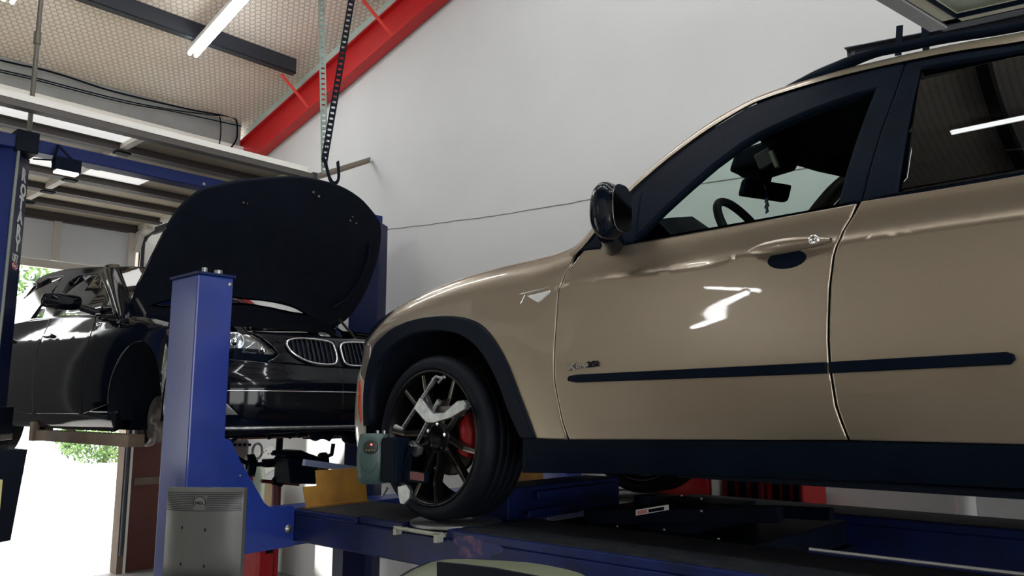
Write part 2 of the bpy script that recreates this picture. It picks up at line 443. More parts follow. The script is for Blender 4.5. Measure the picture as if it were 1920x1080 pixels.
        pn = [( (a+b)/2-.02+.065*math.cos(2*PI*i/24), .968+.031*math.sin(2*PI*i/24)) for i in range(24)]
        panel('recess_shade', pn, shellfn(sd, -.003), m_blk, h, centre=CEN, step=.03, edge=.003)
    # ---- side glass frame
    PB = [(1.013, 1.118), (1.062, 1.163), (1.13, 1.235), (1.222, 1.319), (1.31, 1.396), (1.404, 1.462), (1.47, 1.492), (1.556, 1.518), (1.64, 1.54), (1.721, 1.554), (1.80, 1.562), (1.866, 1.563), (1.85, 1.47), (1.83, 1.36), (1.81, 1.24), (1.795, 1.128), (1.6, 1.124), (1.3, 1.121)]
    FO = [(.80, 1.142), (.86, 1.215), (.957, 1.338), (1.03, 1.41), (1.111, 1.474), (1.24, 1.565), (1.38, 1.633), (1.46, 1.650), (1.544, 1.657), (1.66, 1.660), (1.776, 1.658), (1.87, 1.654), (1.944, 1.645), (1.925, 1.50), (1.895, 1.34), (1.862, 1.126), (1.7, 1.120), (1.5, 1.118), (1.3, 1.116), (1.0, 1.113), (.86, 1.138)]
    panel('window_frame', FO, gfn(sd, .004), m_blk, fdo if sd > 0 else suv, holes=[PB], centre=CEN, step=.06, thick=.035)
    panel('side_window', PB, gfn(sd, .020), m_gF, suv, centre=CEN, step=.05, edge=0, thick=.004, label='clear front side window')
    RO = [(1.868, 1.127), (1.90, 1.34), (1.931, 1.50), (1.95, 1.643), (2.1, 1.625), (2.3, 1.59), (2.6, 1.56), (2.95, 1.53), (2.93, 1.128)]
    RI = [(1.967, 1.136), (1.98, 1.34), (1.99, 1.50), (1.997, 1.606), (2.1, 1.592), (2.3, 1.562), (2.6, 1.53), (2.82, 1.50), (2.86, 1.14)]
    panel('window_frame', RO, gfn(sd, .004), m_blk, suv, holes=[RI], centre=CEN, step=.06, thick=.035)
    panel('side_window', RI, gfn(sd, .018), m_gR, suv, centre=CEN, step=.05, edge=0, thick=.004, label='dark tinted rear side window')
    panel('quarter_window', [(2.955, 1.13), (2.975, 1.52), (3.3, 1.48), (3.60, 1.38), (3.72, 1.20), (3.72, 1.14)], gfn(sd, .006), m_gloss, suv, centre=CEN, step=.1)
    # champagne pillar and roof frame, rolling over on to the roof
    OUT = [(.715, 1.128), (.765, 1.150), (.83, 1.222), (.947, 1.358), (1.02, 1.432), (1.079, 1.487), (1.233, 1.598), (1.372, 1.66), (1.45, 1.677), (1.537, 1.686), (1.65, 1.689), (1.77, 1.688), (1.951, 1.675), (2.115, 1.657), (2.293, 1.63), (2.6, 1.60), (3.0, 1.565), (3.4, 1.50), (3.72, 1.38)]
    LOW = [(.742, 1.090), (.795, 1.134), (.857, 1.218), (.953, 1.342), (1.03, 1.414), (1.107, 1.478), (1.24, 1.569), (1.38, 1.637), (1.46, 1.655), (1.544, 1.661), (1.655, 1.664), (1.776, 1.662), (1.954, 1.648), (2.115, 1.628), (2.293, 1.596), (2.6, 1.565), (3.0, 1.53), (3.38, 1.46), (3.70, 1.34)]
    oc = cat(OUT, 5); lc = cat(LOW, 5); rows = []
    for o, l in zip(oc, lc):
        r = []
        for t in (0, .5, 1): r.append(SUV.G(l.x+(o.x-l.x)*t, l.y+(o.y-l.y)*t, sd, -.004))
        w = SUV.gw(o.y)
        front = sstep(1.5, 1.0, o.x)
        for k, (dw, dz) in enumerate(((.012, .010), (.035, .016), (.08, .020))):
            r.append(SUV.W(o.x-dz*1.2*front, w+dw, o.y+dz*(1-.6*front), sd))
        rows.append(r)
    g = MB().grid(rows, flip=(sd < 0)).build('roof_frame', m_gold, suv)
    # roof rail
    RQ = [(1.40, 1.668, 1.655), (1.49, 1.694, 1.668), (1.56, 1.712, 1.672), (1.63, 1.729, 1.676), (1.70, 1.739, 1.684), (1.746, 1.744, 1.700), (1.84, 1.745, 1.714), (1.94, 1.739, 1.705), (2.07, 1.727, 1.694), (2.26, 1.698, 1.668), (2.6, 1.67, 1.64), (3.0, 1.635, 1.605), (3.3, 1.59, 1.555), (3.4, 1.56, 1.53)]
    RT = [(1.40, 1.690, .37), (1.47, 1.717, .385), (1.60, 1.752, .40), (1.72, 1.772, .405), (1.85, 1.778, .405), (2.0, 1.774, .40), (2.2, 1.755, .39), (2.5, 1.73, .38), (2.9, 1.70, .36), (3.25, 1.65, .36), (3.4, 1.60, .35)]
    rc = cat([(a, (b+c_)/2, .385) for a, b, c_ in RQ], 4); hq_ = cat([(a, (b-c_)/2, 0) for a, b, c_ in RQ], 4)
    mb = MB(); pts = [SUV.W(p.x, p.z, p.y, sd) for p in rc]; rows = []
    for i, p in enumerate(pts):
        s_ = rc[i].x
        hh = hq_[i].y
        rows.append([p+Vector((0, .018*math.cos(2*PI*k/10), hh*math.sin(2*PI*k/10))) for k in range(11)])
    mb.grid(rows)
    mb.obox(SUV.W(2.45, .37, 1.685, sd), (.06, 0, -.006), (0, .016, 0), (0, 0, .03), .008)
    mb.build('roof_rail', m_blk, suv)
    # mirror triangle and wing mirror
    tri = [(.775, 1.118), (.81, 1.14), (.88, 1.21), (.975, 1.325), (1.01, 1.34), (1.03, 1.14), (1.03, 1.113), (.9, 1.112)]
    panel('mirror_base', tri, gfn(sd, -.002), m_blk, suv, centre=CEN, step=.06)
# wing mirrors
for sd in (1, -1):
    mb = MB(); rows = []
    c = SUV.W(1.01, -.075, 1.215, sd); sy = -1 if sd > 0 else 1
    for i in range(15):
        t = i/14; a = -PI/2+PI*t                       # along the car: rounded shell towards the front, flat glass to the rear
        x = -.06+.12*t
        rr = math.sin(PI*min(.93, t*.80+.10))**.6 if t < 1 else .75
        r = []
        for k in range(25):
            an = 2*PI*k/24
            cy, cz = math.cos(an), math.sin(an)
            sq = (abs(cy)**3+abs(cz)**3)**(-1/3)
            r.append(c+Vector((x, sy*(.072*cy*sq*rr), .108*cz*sq*rr-.01*cy*0)))
        rows.append(r)
    mb.grid(rows); mb.add(rows[0], [tuple(range(24))]); mb.add(rows[-1], [tuple(range(24))])
    mb.tube([SUV.W(.93, .06, 1.125, sd), SUV.W(.97, .0, 1.125, sd), SUV.W(.99, -.055, 1.135, sd)], [.05, .042, .038], 12)
    mo = mb.build('wing_mirror', m_gloss, suv)
    gb = MB(); ring = [c+Vector((.0615, sy*.060*math.cos(t)*(abs(math.cos(t))**3+abs(math.sin(t))**3)**(-1/3), .088*math.sin(t)*(abs(math.cos(t))**3+abs(math.sin(t))**3)**(-1/3))) for t in [2*PI*k/24 for k in range(24)]]
    gb.prism(ring, (.003, 0, 0)); gb.build('mirror_glass', m_chrome, mo)
# bonnet
us = [-.70, -.66, -.6, -.53, -.46, -.4, -.33, -.26, -.2, -.1, 0, .1, .2, .3, .4, .5, .6, .66, .70, .735]
rows = []
for u in us:
    zt = crv(SUV_ZT, u); t = (u+.70)/1.5
    sp = Vector((-.835+t*1.16, .965, zt+.075-.03*(1-t)))
    r = []; q0 = q_hood(u)
    for k in range(5): r.append(SUV.P(u, q0+(zt-SUV.rh+SUV.rh*math.radians(84)-q0)*k/4, 1, 0))
    e = r[-1]; m_ = SUV.W(sp.x, sp.y, sp.z, 1)
    for k in range(1, 13):
        f = k/12; g_ = f
        p = e.lerp(m_, g_); p.z = e.z+(m_.z-e.z)*(1-(1-f)**2)
        p.x = e.x+(m_.x-e.x)*(1-(1-f)**1.8)
        r.append(p)
    mir = [Vector((p.x, 2*(YN+HALF)-p.y, p.z)) for p in r[:-1]]
    rows.append(r+mir[::-1])
MB().grid(rows, flip=True).build('bonnet', m_gold, suv, thick=.02)
hoodrows = rows
# roof and windscreen
rows = []; oc = cat(OUT, 5)
for o in [p for p in oc if p.x >= 1.40]:
    w = SUV.gw(o.y)+.08; r = []
    for k in range(17):
        y = -1+2*k/16; ww = HALF-(HALF-w)*(-y)
        sf = .22*(1-y*y)*sstep(1.9, 1.4, o.x)
        r.append(Vector((XA+o.x-sf, YN+HALF+(HALF-w)*y, ZR+o.y+.018+.035*(1-y*y)*sstep(1.3, 1.8, o.x))))
    rows.append(r)
MB().grid(rows, flip=True).build('roof', m_gold, suv, thick=.03)
rows = []
for o in [p for p in oc if p.x <= 1.45]:
    w = SUV.gw(o.y)+.03; r = []
    for k in range(17):
        y = -1+2*k/16
        r.append(Vector((XA+o.x-(.34-.10*sstep(.8, 1.45, o.x))*(1-y*y)**1.0, YN+HALF+(HALF-w)*y, ZR+o.y+.01)))
    rows.append(r)
MB().grid(rows).build('windscreen', m_gW, suv)
# scuttle between bonnet and windscreen
MB().grid([hoodrows[-1][4:-4], [Vector((p.x+.02, p.y, p.z-.10)) for p in hoodrows[-1][4:-4]]]).build('scuttle', m_blk, suv)
# rear end
mb = MB(); mb.box((XA+3.60, YN+.20, ZR+1.15), (XA+3.74, YN+2*HALF-.20, ZR+1.45)); mb.box((XA+3.5, YN+.02, ZR+.35), (XA+3.93, YN+2*HALF-.02, ZR+1.1))
mb.build('tailgate', m_gloss, suv, bevel=.03)
# floor pan, arch liners, engine block out
mb = MB()
mb.box((XA+.55, YN+.10, ZR+.28), (XA+2.45, YN+2*HALF-.10, ZR+.40))
mb.box((XA-.78, YN+.34, ZR+.28), (XA+.6, YN+2*HALF-.34, ZR+.70))
mb.box((XA+2.4, YN+.36, ZR+.30), (XA+3.7, YN+2*HALF-.36, ZR+.60))

mb.build('floor_pan', m_blk, suv, bevel=.01)
for sd in (1, -1):
    for cx, y0 in ((-.02, 0), (2.95, 0)):
        R_ = .50; rows = []; mb = MB()
        for w, R_ in ((.035, .535), (.12, .52), (.30, .50), (.40, .48)):
            rows.append([SUV.W(cx+R_*math.cos(a), w, .36+R_*.98*math.sin(a), sd) for a in [PI*(-.06+1.12*i/24) for i in range(25)]])
        mb.grid(rows); mb.add(rows[-1], [tuple(range(25))])
        mb.build('arch_liner', m_int, suv)
# undertray rail seen below the sill
MB().obox(SUV.W(1.9, .16, .262), (.75, 0, .0), (0, .04, 0), (0, 0, .012), .006).build('underbody_rail', m_clad, suv)
# interior -----------------------------------------------------------------
for sd in (1, -1):
    panel('door_card', [(.75, .42), (.78, 1.09), (1.9, 1.11), (2.9, 1.11), (2.5, .60), (2.4, .42)], shellfn(sd, .085), m_int, suv, centre=CEN, step=.2, edge=0)
    pb = [(1.795, 1.12), (1.87, 1.585), (2.0, 1.60), (1.98, 1.12)]
    panel('centre_pillar', pb, gfn(sd, .06), m_int, suv, centre=CEN, step=.1, edge=0, thick=.05)
mb = MB(); rows = []
for i in range(13):
    y = YN+.14+(2*HALF-.28)*i/12; yy = (i/12-.5)*2
    hump = .045*math.exp(-((y-(YN+.42))/.2)**2)
    rows.append([Vector((XA+.42-.0*yy, y, ZR+1.10)), Vector((XA+.75, y, ZR+1.15)), Vector((XA+.95, y, ZR+1.195+hump)), Vector((XA+1.08, y, ZR+1.20+hump*1.6)), Vector((XA+1.16, y, ZR+1.12)), Vector((XA+1.18, y, ZR+.95)), Vector((XA+1.1, y, ZR+.5))])
mb.grid(rows); mb.build('dashboard', m_int, suv)
# steering wheel
c = Vector((XA+1.31, YN+.44, ZR+1.145)); ax = Vector((.88, 0, .47)).normalized(); a_, b_ = basis(ax)
mb = MB().tube([c+(a_*math.cos(t)+b_*math.sin(t))*.185 for t in [2*PI*k/36 for k in range(36)]], .017, 10, closed=True)
mb.obox(c-ax*.02, a_*.05, b_*.04, ax*.02, .01)
for t in (0, PI, -PI/2): mb.bar(c-ax*.02, c+(a_*math.cos(t)+b_*math.sin(t))*.18, .03, .012, ax)
mb.tube([c-ax*.03, c-ax*.3], .03)
mb.build('steering_wheel', m_seat, suv)
for yy in (YN+.48, YN+2*HALF-.48):
    mb = MB()
    mb.obox((XA+1.72, yy, ZR+.62), (.25, 0, 0), (0, .25, 0), (0, 0, .07), .05)
    mb.obox((XA+2.02, yy, ZR+.94), (.05, 0, 0), (0, .24, 0), (.07, 0, .27), .05)
    mb.build('seat', m_seat, suv)
    MB().obox((XA+2.13, yy, ZR+1.30), (.035, 0, 0), (0, .13, 0), (.01, 0, .075), .03).build('head_rest', m_seat, suv)
MB().obox((XA+2.85, YN+HALF, ZR+.85), (.06, 0, 0), (0, .68, 0), (.08, 0, .30), .05).build('rear_bench', m_seat, suv)
# headliner
rows = []
for s_, z_ in ((1.42, 1.60), (1.5, 1.63), (1.7, 1.65), (2.0, 1.645), (2.5, 1.60), (3.4, 1.50)):
    w = .36; r = []
    for k in range(9):
        y = -1+2*k/8; r.append(Vector((XA+s_-.20*(1-y*y)*sstep(1.9, 1.4, s_), YN+HALF+(HALF-w)*y, ZR+z_+.02*(1-y*y))))
    rows.append(r)
MB().grid(rows).build('headliner', m_int, suv, thick=.02)
# overhead console, interior mirror
def IP(px, py, Y): return atY(px, py, Y)
# dark overhead console, interior mirror, wheel (positions in the car's own frame)
mb = MB()
mb.obox(SUV.W(1.22, .83, 1.575), (.10, 0, .01), (0, .13, 0), (.02, 0, .045), .02)
mb.obox(SUV.W(1.17, .83, 1.525), (.05, 0, -.02), (0, .06, 0), (.01, 0, .03), .015)
con = mb.build('overhead_console', m_int, suv)
mb = MB(); mb.obox(SUV.W(1.27, .71, 1.545), (.035, 0, .012), (0, .012, 0), (-.012, 0, .035), .006); mb.build('toll_tag', mat('grey_box', (.05, .045, .05), .6), con)
MB().obox(SUV.W(1.315, .70, 1.53), (.008, 0, .002), (0, .012, 0), (-.012, 0, .038), .003).build('tag_edge', mat('pale_trim', (.35, .36, .30), .5), con)
c = SUV.W(1.20, .85, 1.448)
mb = MB(); mb.obox(c, (.05, .125, 0), (.018, -.008, 0), (.012, 0, .038), .018)
mb.tube([c+Vector((-.02, 0, .03)), SUV.W(1.13, .85, 1.50), SUV.W(1.10, .86, 1.56)], .011)
rm = mb.build('rear_view_mirror', m_int, suv)
# tree-shaped air freshener hanging from the mirror
fr = thing('air_freshener', 'small dark blue tree-shaped air freshener hanging from the interior mirror of the champagne SUV', 'air freshener', tuple(SUV.W(1.235, .80, 1.36)))
o = SUV.W(1.225, .80, 1.385); pts = []
prof = [(0, .055), (.008, .045), (.006, .038), (.016, .022), (.010, .018), (.022, .0), (.014, -.004), (.028, -.026), (.012, -.030), (.012, -.042), (.018, -.045), (.018, -.052)]
for x, z in prof: pts.append((x, z))
pts = pts+[(-x, z) for x, z in prof[::-1]]
rt = Vector((.7, -.7, 0)).normalized()
mb = MB(); mb.prism([o+rt*x+Vector((0, 0, z)) for x, z in pts], Vector((.7, .7, 0)).normalized()*.003); mb.build('scented_card', mat('blue_card', (.008, .012, .10), .6), fr)
MB().obox(o+rt*.0+Vector((-.002, -.002, -.012)), rt*.011+Vector((0, 0, .003)), (.0006, .0006, 0), (0, 0, .003)).build('card_lettering', m_white, fr)
MB().tube([o+Vector((0, 0, .054)), o+Vector((-.01, .01, .075))], .0012, 6).build('string', m_white, fr)
# badge "xDrive35i"
n0 = SUV.P(.755, .640, 1); n1 = SUV.P(.95, .652, 1); r = (n1-n0).normalized(); up = Vector((0, 0, 1))
mb = text_mb('X', n0+Vector((0, -.003, .0)), r, up, .036, .003, 1.4, 1, .002); bd = mb.build('badge_lettering', m_chrome, suv)
mb = text_mb('Drive', n0+r*.040+Vector((0, -.003, .004)), r, up, .022, .003, 1.2, 1, .0008); mb.build('badge_small_letters', m_chrome, suv)
mb = text_mb('35i', n0+r*.092+Vector((0, -.003, .002)), r, up, .030, .003, 1.5, 1.0, .0012); mb.build('badge_numerals', m_gloss, suv)
# chrome side vent with indicator on the wing
vb = [(.470, .967), (.50, .972), (.60, .980), (.662, .988), (.60, .974), (.50, .966)]
panel('wing_trim', vb, shellfn(1, -.004), m_chrome, suv, centre=CEN, step=.03, edge=.001)
panel('wing_trim', [(.503, .963), (.511, .963), (.492, .925), (.484, .923)], shellfn(1, -.004), m_chrome, suv, centre=CEN, step=.03, edge=.001)
panel('side_indicator', [(.522, .955), (.645, .966), (.640, .955), (.60, .928), (.585, .922), (.56, .935)], shellfn(1, -.006), mat('indicator_lens', (.75, .78, .78), .2, coat=1.), suv, centre=CEN, step=.02, edge=.003, label='white wedge-shaped side indicator')
# small markers inside the front arch
MB().ball(SUV.W(.18, .12, .79), .02, 1.6, .6, .8).build('arch_clip', m_steel, suv)
# ------------------------------------------------------------------ wheels
def wheel(cs, sd, name, detailed):
    sy = -1 if sd > 0 else 1
    c = SUV.W(cs, .135, .368, sd); ax = Vector((0, sy, 0)); hw = .135
    prof = [(.300, hw-.022), (.306, hw-.006), (.318, hw-.001), (.335, hw-.004), (.350, hw-.012), (.360, hw-.024), (.366, hw-.040)]
    for k in range(5):
        y = hw-.045-.042*k
        prof += [(.369, y), (.369, y-.037), (.364, y-.038), (.364, y-.041)] if k < 4 else [(.369, y), (.369, y-.036)]
    prof += [(.362, -hw+.026), (.350, -hw+.014), (.33, -hw+.004), (.305, -hw+.01), (.298, -hw+.03)]
    w = MB().lathe(c, ax, prof, 96).build(name, m_tyre, suv)
    rb = MB().lathe(c, ax, [(.303, hw-.018), (.303, hw-.006), (.297, hw-.004), (.290, hw-.010), (.284, hw-.022), (.272, hw-.05), (.268, 0), (.272, -hw+.03), (.30, -hw+.03)], 96)
    rb.build('rim', m_rim, w, mats=None)
    sp = MB(); ed = MB(); x, y = Vector((1, 0, 0)), Vector((0, 0, 1))
    for k in range(5):
        base = math.radians(46+72*k); ed = MB()
        for sg in (-1, 1):
            a0 = base+sg*.22; a1 = base+sg*.255
            def at(rad, an, dep): return c+(x*math.cos(an)+y*math.sin(an))*rad+ax*dep
            pts = [at(.055, base+sg*.35, hw-.062), at(.11, base+sg*.30, hw-.050), at(.20, a0+sg*.0, hw-.030), at(.288, a1, hw-.022)]
            for i in range(3):
                tn = (pts[i+1]-pts[i]).cross(ax).normalized()
                wds = [.020, .017, .012, .010]
                A, B = pts[i], pts[i+1]
                for mbx, dd, ww in ((sp, 0, 1), (ed, .0015, .26)):
                    a1_, b1_ = A+ax*dd, B+ax*dd
                    wa, wb = wds[i]*ww, wds[i+1]*ww
                    off = tn*(.5*sg*wds[i]*(1 if dd else 0))*.9
                    vs = [a1_-tn*wa+off, a1_+tn*wa+off, b1_+tn*wb+off, b1_-tn*wb+off]
                    dp = -ax*(.035 if not dd else .002)
                    mbx.add(vs+[v+dp for v in vs], [(0, 1, 2, 3), (7, 6, 5, 4), (0, 4, 5, 1), (1, 5, 6, 2), (2, 6, 7, 3), (3, 7, 4, 0)])
            ed.build('spoke_edge', m_rimedge, w); ed = MB()
    sp.lathe(c, ax, [(.075, hw-.085), (.075, hw-.060), (.062, hw-.052), (.045, hw-.052), (.040, hw-.068), (0, hw-.068)], 30)
    sp.build('spokes', m_rim, w)
    for k in range(5):
        bl = MB()
        an = math.radians(10+72*k); q = c+(x*math.cos(an)+y*math.sin(an))*.058; bl.cyl(q+ax*(hw-.085), q+ax*(hw-.045), .009, 6)
        bl.build('wheel_bolt', m_chrome, w)
    MB().lathe(c, ax, [(0, .010), (.17, .010), (.175, .006), (.175, -.016), (.17, -.02), (0, -.02)], 48).build('brake_disc', m_rotor, w)
    cb = MB(); rows = []
    for i in range(13):
        an = math.radians(-28+62*i/12)
        rows.append([c+(x*math.cos(an)+y*math.sin(an))*r+ax*d for r, d in ((.115, .04), (.125, .058), (.16, .062), (.19, .05), (.195, .0), (.19, -.04), (.12, -.04))])
    cb.grid(rows); cb.add(rows[0], [tuple(range(7))]); cb.add(rows[-1], [tuple(range(7))])
    cb.build('brake_caliper', m_red, w, label='red brake caliper')
    return w
wheel(-.05, 1, 'front_wheel', True); wheel(-.05, -1, 'front_wheel', True)
wheel(2.95, 1, 'rear_wheel', True); wheel(2.95, -1, 'rear_wheel', True)
# ================================================================== wheel clamp with alignment sensor
clampt = thing('wheel_alignment_sensor', 'silver wheel clamp with a grey-green sensor head on the champagne SUV front wheel', 'wheel sensor', tuple(SUV.W(-.05, -.05, .40)))
YC = YN-.045     # working plane just outside the wheel face
def K(px, py, d=0.): return atY(px, py, YC-d)
mb = MB()
mb.tube([K(757, 800, .02), K(806, 725, .02)], .0095, 14); mb.tube([K(783, 828, .02), K(823, 750, .02)], .0095, 14)
mb.tube([K(806, 725, .02), K(815, 712, .02)], .012, 14); mb.tube([K(822, 758, .02), K(825, 752, .02)], .011, 14)
rods = mb.build('guide_rods', m_steel, clampt)
mb = MB()
for a, b in (((757, 800), (792, 748)), ((783, 828), (805, 784))):
    A, B = K(*a, .031), K(*b, .031)
    for i in range(7):
        t = (i+.5)/7; q = A.lerp(B, t); mb.obox(q, (B-A).normalized()*.004, (.006, 0, .003), (0, .001, 0))
mb.build('scale_marks', m_blk, rods)
# V-shaped bracket
vpts = [(775, 765), (786, 745), (812, 774), (832, 773), (856, 752), (866, 750), (873, 757), (871, 768), (846, 783), (812, 793), (798, 792)]
mb = MB(); mb.prism([K(px, py, .045) for px, py in vpts], (0, .030, 0)); mb.build('bracket', m_steel, clampt, bevel=.004)
mb = MB()
mb.prism([K(px, py, .012) for px, py in [(812, 762), (858, 760), (866, 752), (873, 762), (868, 780), (850, 784), (820, 781)]], (0, .012, 0))
mb.build('back_plate', m_rotor, clampt, bevel=.002)
mb = MB()
mb = MB(); mb.tube([K(862, 765, .04), K(876, 763, .01), K(883, 762, -.01)], [.007, .006, .004], 10); mb.tube([K(853, 778, .03), K(850, 784, .03)], .007, 10)
mb.build('right_claw', m_steel, clampt)
mb = MB(); mb.tube([K(811, 712, .03), K(818, 706, .02), K(828, 710, .02), K(823, 717, .015)], .007, 10)
mb.tube([K(822, 708, .02), K(835, 708, .0)], .005, 8); mb.cyl(K(830, 708, .01), K(834, 708, .0), .009, 12)
mb.build('top_claw', m_steel, clampt)
mb = MB(); mb.tube([K(742, 800, .03), K(748, 803, .03), K(757, 806, .02)], [.013, .011, .011], 10)
mb.build('left_claw', m_steel, clampt)
mb = MB(); mb.prism([K(px, py, .03) for px, py in [(765, 828), (773, 826), (788, 840), (785, 852), (777, 857), (768, 848)]], (0, .02, 0))
mb.obox(K(775, 835, .035), (.010, 0, 0), (0, .02, 0), (0, 0, .006), .002)
mb.build('rod_block', m_steel, clampt, bevel=.001)
mb = MB()
mb.prism([K(px, py, .03) for px, py in [(745, 912), (762, 908), (769, 920), (767, 935), (757, 946), (750, 944), (746, 928)]], (0, .018, 0))
MB().tube([K(717, 930, .05), K(726, 915, .05)], .006, 8).build('clamp_pin', m_steel, clampt)
mb.build('lower_claw', m_steel, clampt, bevel=.002)
mb = MB()
mb.tube([K(772, 835, .045), K(760, 870, .05), K(745, 890, .05)], .012); mb.tube([K(770, 850, .02), K(762, 930, .02)], .010)
mb.obox(K(778, 893, .04), (.062, 0, -.003), (0, .028, 0), (0, 0, .022), .006)
arm = mb.build('support_arm', m_blk, clampt)
MB().obox(K(782, 893, .071), (.045, 0, -.002), (0, .001, 0), (0, 0, .017)).build('arm_label', m_dred, arm)
# sensor head: rounded front shell turned a little towards the nose, dark body behind
hc = atY(698, 860, YC-.10)
zz = Vector((0, 0, 1))
fr_n = Vector((.62, -.78, 0)).normalized()       # the grey-green face looks this way
fr_r = Vector((.78, .62, 0)).normalized()
mb = MB(); rows = []
hw_, hh_ = .068, .112
for i in range(17):
    v = -1+2*i/16; r = []
    for k in range(15):
        h = -1+2*k/14
        wd = hw_*(1-.10*v*v)
        r.append(hc+fr_r*(h*wd)+zz*(v*hh_*(1-.03*h*h))+fr_n*(.040-.016*v*v-.014*h*h-.012*abs(h)**6-.012*abs(v)**8))
    rows.append(r)
mb.grid(rows, flip=True)
edge = rows[0]+[r[-1] for r in rows[1:]]+rows[-1][::-1][1:]+[r[0] for r in rows[::-1][1:-1]]
back = [p-fr_n*.05 for p in edge]
mb.grid([edge+[edge[0]], back+[back[0]]], smooth=True, flip=False); mb.add(back, [tuple(range(len(back)))])
m_green = mat('sensor_green', (.055, .10, .095), .38)
hd = mb.build('sensor_face', m_green, clampt)
mb = MB()
mb.obox(hc-fr_n*.055, fr_r*.058, fr_n*.045, zz*.100, .012)
bc = atY(742, 862, YC-.06); mb.obox(bc, (.052, 0, 0), (0, .045, 0), (0, 0, .098), .012)
mb.build('sensor_body', m_blk, clampt)
mb = MB(); q = hc+fr_n*.038+zz*.052
mb.lathe(q-fr_n*.01, fr_n, [(0, .012), (.030, .012), (.034, .009), (.034, 0)], 30); kp = mb.build('key_pad', mat('pad', (.02, .03, .025), .5), hd)
MB().ball(q+fr_r*.004+zz*.012+fr_n*.003, .0045).build('red_light', mat('red_led', (1, .1, .08), .4, emit=(1, .08, .06), estr=6), kp)
mb = MB()
for i in range(4): mb.ball(q+fr_r*(-.018+.012*i)+zz*(-.012-.002*(i % 2))+fr_n*.003, .0042)
mb.build('buttons', mat('button', (.16, .14, .05), .5), kp)
rg = [hc+fr_n*.0405+zz*-.012+fr_r*.032*math.cos(t)+zz*.042*math.sin(t)+fr_n*(-.03*(abs(math.sin(t))*.042-.012)) for t in [PI+PI*k/20 for k in range(21)]]
MB().tube(rg, .002, 6).build('moulded_ring', m_green, hd)
mb = MB()
for dx_ in (-.03, .0): mb.cyl(hc+fr_r*(.045+dx_)+zz*.10-fr_n*.03, hc+fr_r*(.045+dx_)+zz*.125-fr_n*.03, .008, 12)
mb.build('sensor_knobs', m_steel, clampt)
# ================================================================== blue four-post alignment lift
m_blue = mat('lift_blue', (.010, .035, .26), .34, spec=.5, coat=.5, coatr=.15, noise=(5, (.008, .028, .21), .3, .6))
m_blue2 = mat('runway_blue', (.007, .018, .115), .45, spec=.25, noise=(7, (.005, .012, .06), .35, .65))
m_deck = mat('runway_deck', (.010, .014, .024), .65, spec=.2, noise=(18, (.03, .032, .036), .4, .7), bump=.3, bscale=80)
XP0, XP1, YP0, YP1 = -3.97, -3.69, 1.79, 1.975
lift = thing('alignment_lift', 'blue four-post drive-on lift carrying the champagne SUV', 'car lift', (-1.5, 3.4, 0))
def post(x0, x1, y0, y1, name='lift_post'):
    mb = MB(); mb.box((x0, y0, 0), (x1, y1, 2.40)); mb.box((x0-.05, y0-.05, 0), (x1+.05, y1+.05, .02))
    p = mb.build(name, m_blue, lift, bevel=.008)
    cap = MB(); cap.box((x0-.008, y0-.008, 2.40), (x1+.008, y1+.008, 2.412)); cap.build('post_cap', m_blue2, p)
    b = MB(); cx, cy = (x0+x1)/2, (y0+y1)/2
    b.cyl((cx+.015, cy, 2.41), (cx+.015, cy, 2.455), .014, 14); b.cyl((cx+.015, cy, 2.412), (cx+.015, cy, 2.43), .026, 6); b.build('cable_nut', m_steel, p); b = MB()
    b.cyl((cx+.10, cy+.03, 2.412), (cx+.10, cy+.03, 2.435), .022, 6); b.build('cable_nut', m_steel, p)
    return p
p0 = post(XP0, XP1, YP0, YP1)
MB().lathe((XP1, YP1-.018, 2.365), (1, 0, 0), [(0, .004), (.008, .004), (.012, .0), (.012, -.004)], 20).build('bolt_head', m_steel, p0)
post(XP0, XP1, 4.62, 4.80); post(1.9, 2.18, YP0, YP1); post(1.9, 2.18, 4.62, 4.80)
# cross beam with gusset, front and rear
for x1, s_ in ((-3.70, 1), (1.95, -1)):
    x0 = x1-.20
    mb = MB(); mb.box((x0, YP1-.0, 1.06), (x1, 4.62, 1.245)); cb_ = mb.build('cross_beam', m_blue, lift, bevel=.006)
    g = MB()
    z = lambda px, py: atX(px, py, -3.69)
    gp = [Vector((0, YP1-.02, 1.62)), Vector((0, YP1+.03, 1.60)), Vector((0, 2.06, 1.50)), Vector((0, 2.20, 1.29)), Vector((0, 2.235, 1.262)), Vector((0, 2.36, 1.262)), Vector((0, 2.375, 1.25)), Vector((0, 2.375, 1.06)), Vector((0, YP1-.02, 1.05))]
    xx = x1 if s_ > 0 else x0-.012
    g.prism([Vector((xx, p.y, p.z)) for p in gp], (.012, 0, 0)); g.build('gusset_plate', m_blue, cb_)
    xx = x1+.012 if s_ > 0 else x0
    MB().lathe((xx, 2.345 if s_ > 0 else 2.3, 1.148), (s_, 0, 0), [(0, .008), (.011, .008), (.014, .004), (.021, .004), (.022, .0)], 28).build('pivot_bolt', m_steel, cb_)
    MB().lathe((xx, 2.062, 1.43), (s_, 0, 0), [(0, .004), (.005, .004), (.006, 0)], 12).build('bolt_head', m_steel, cb_)
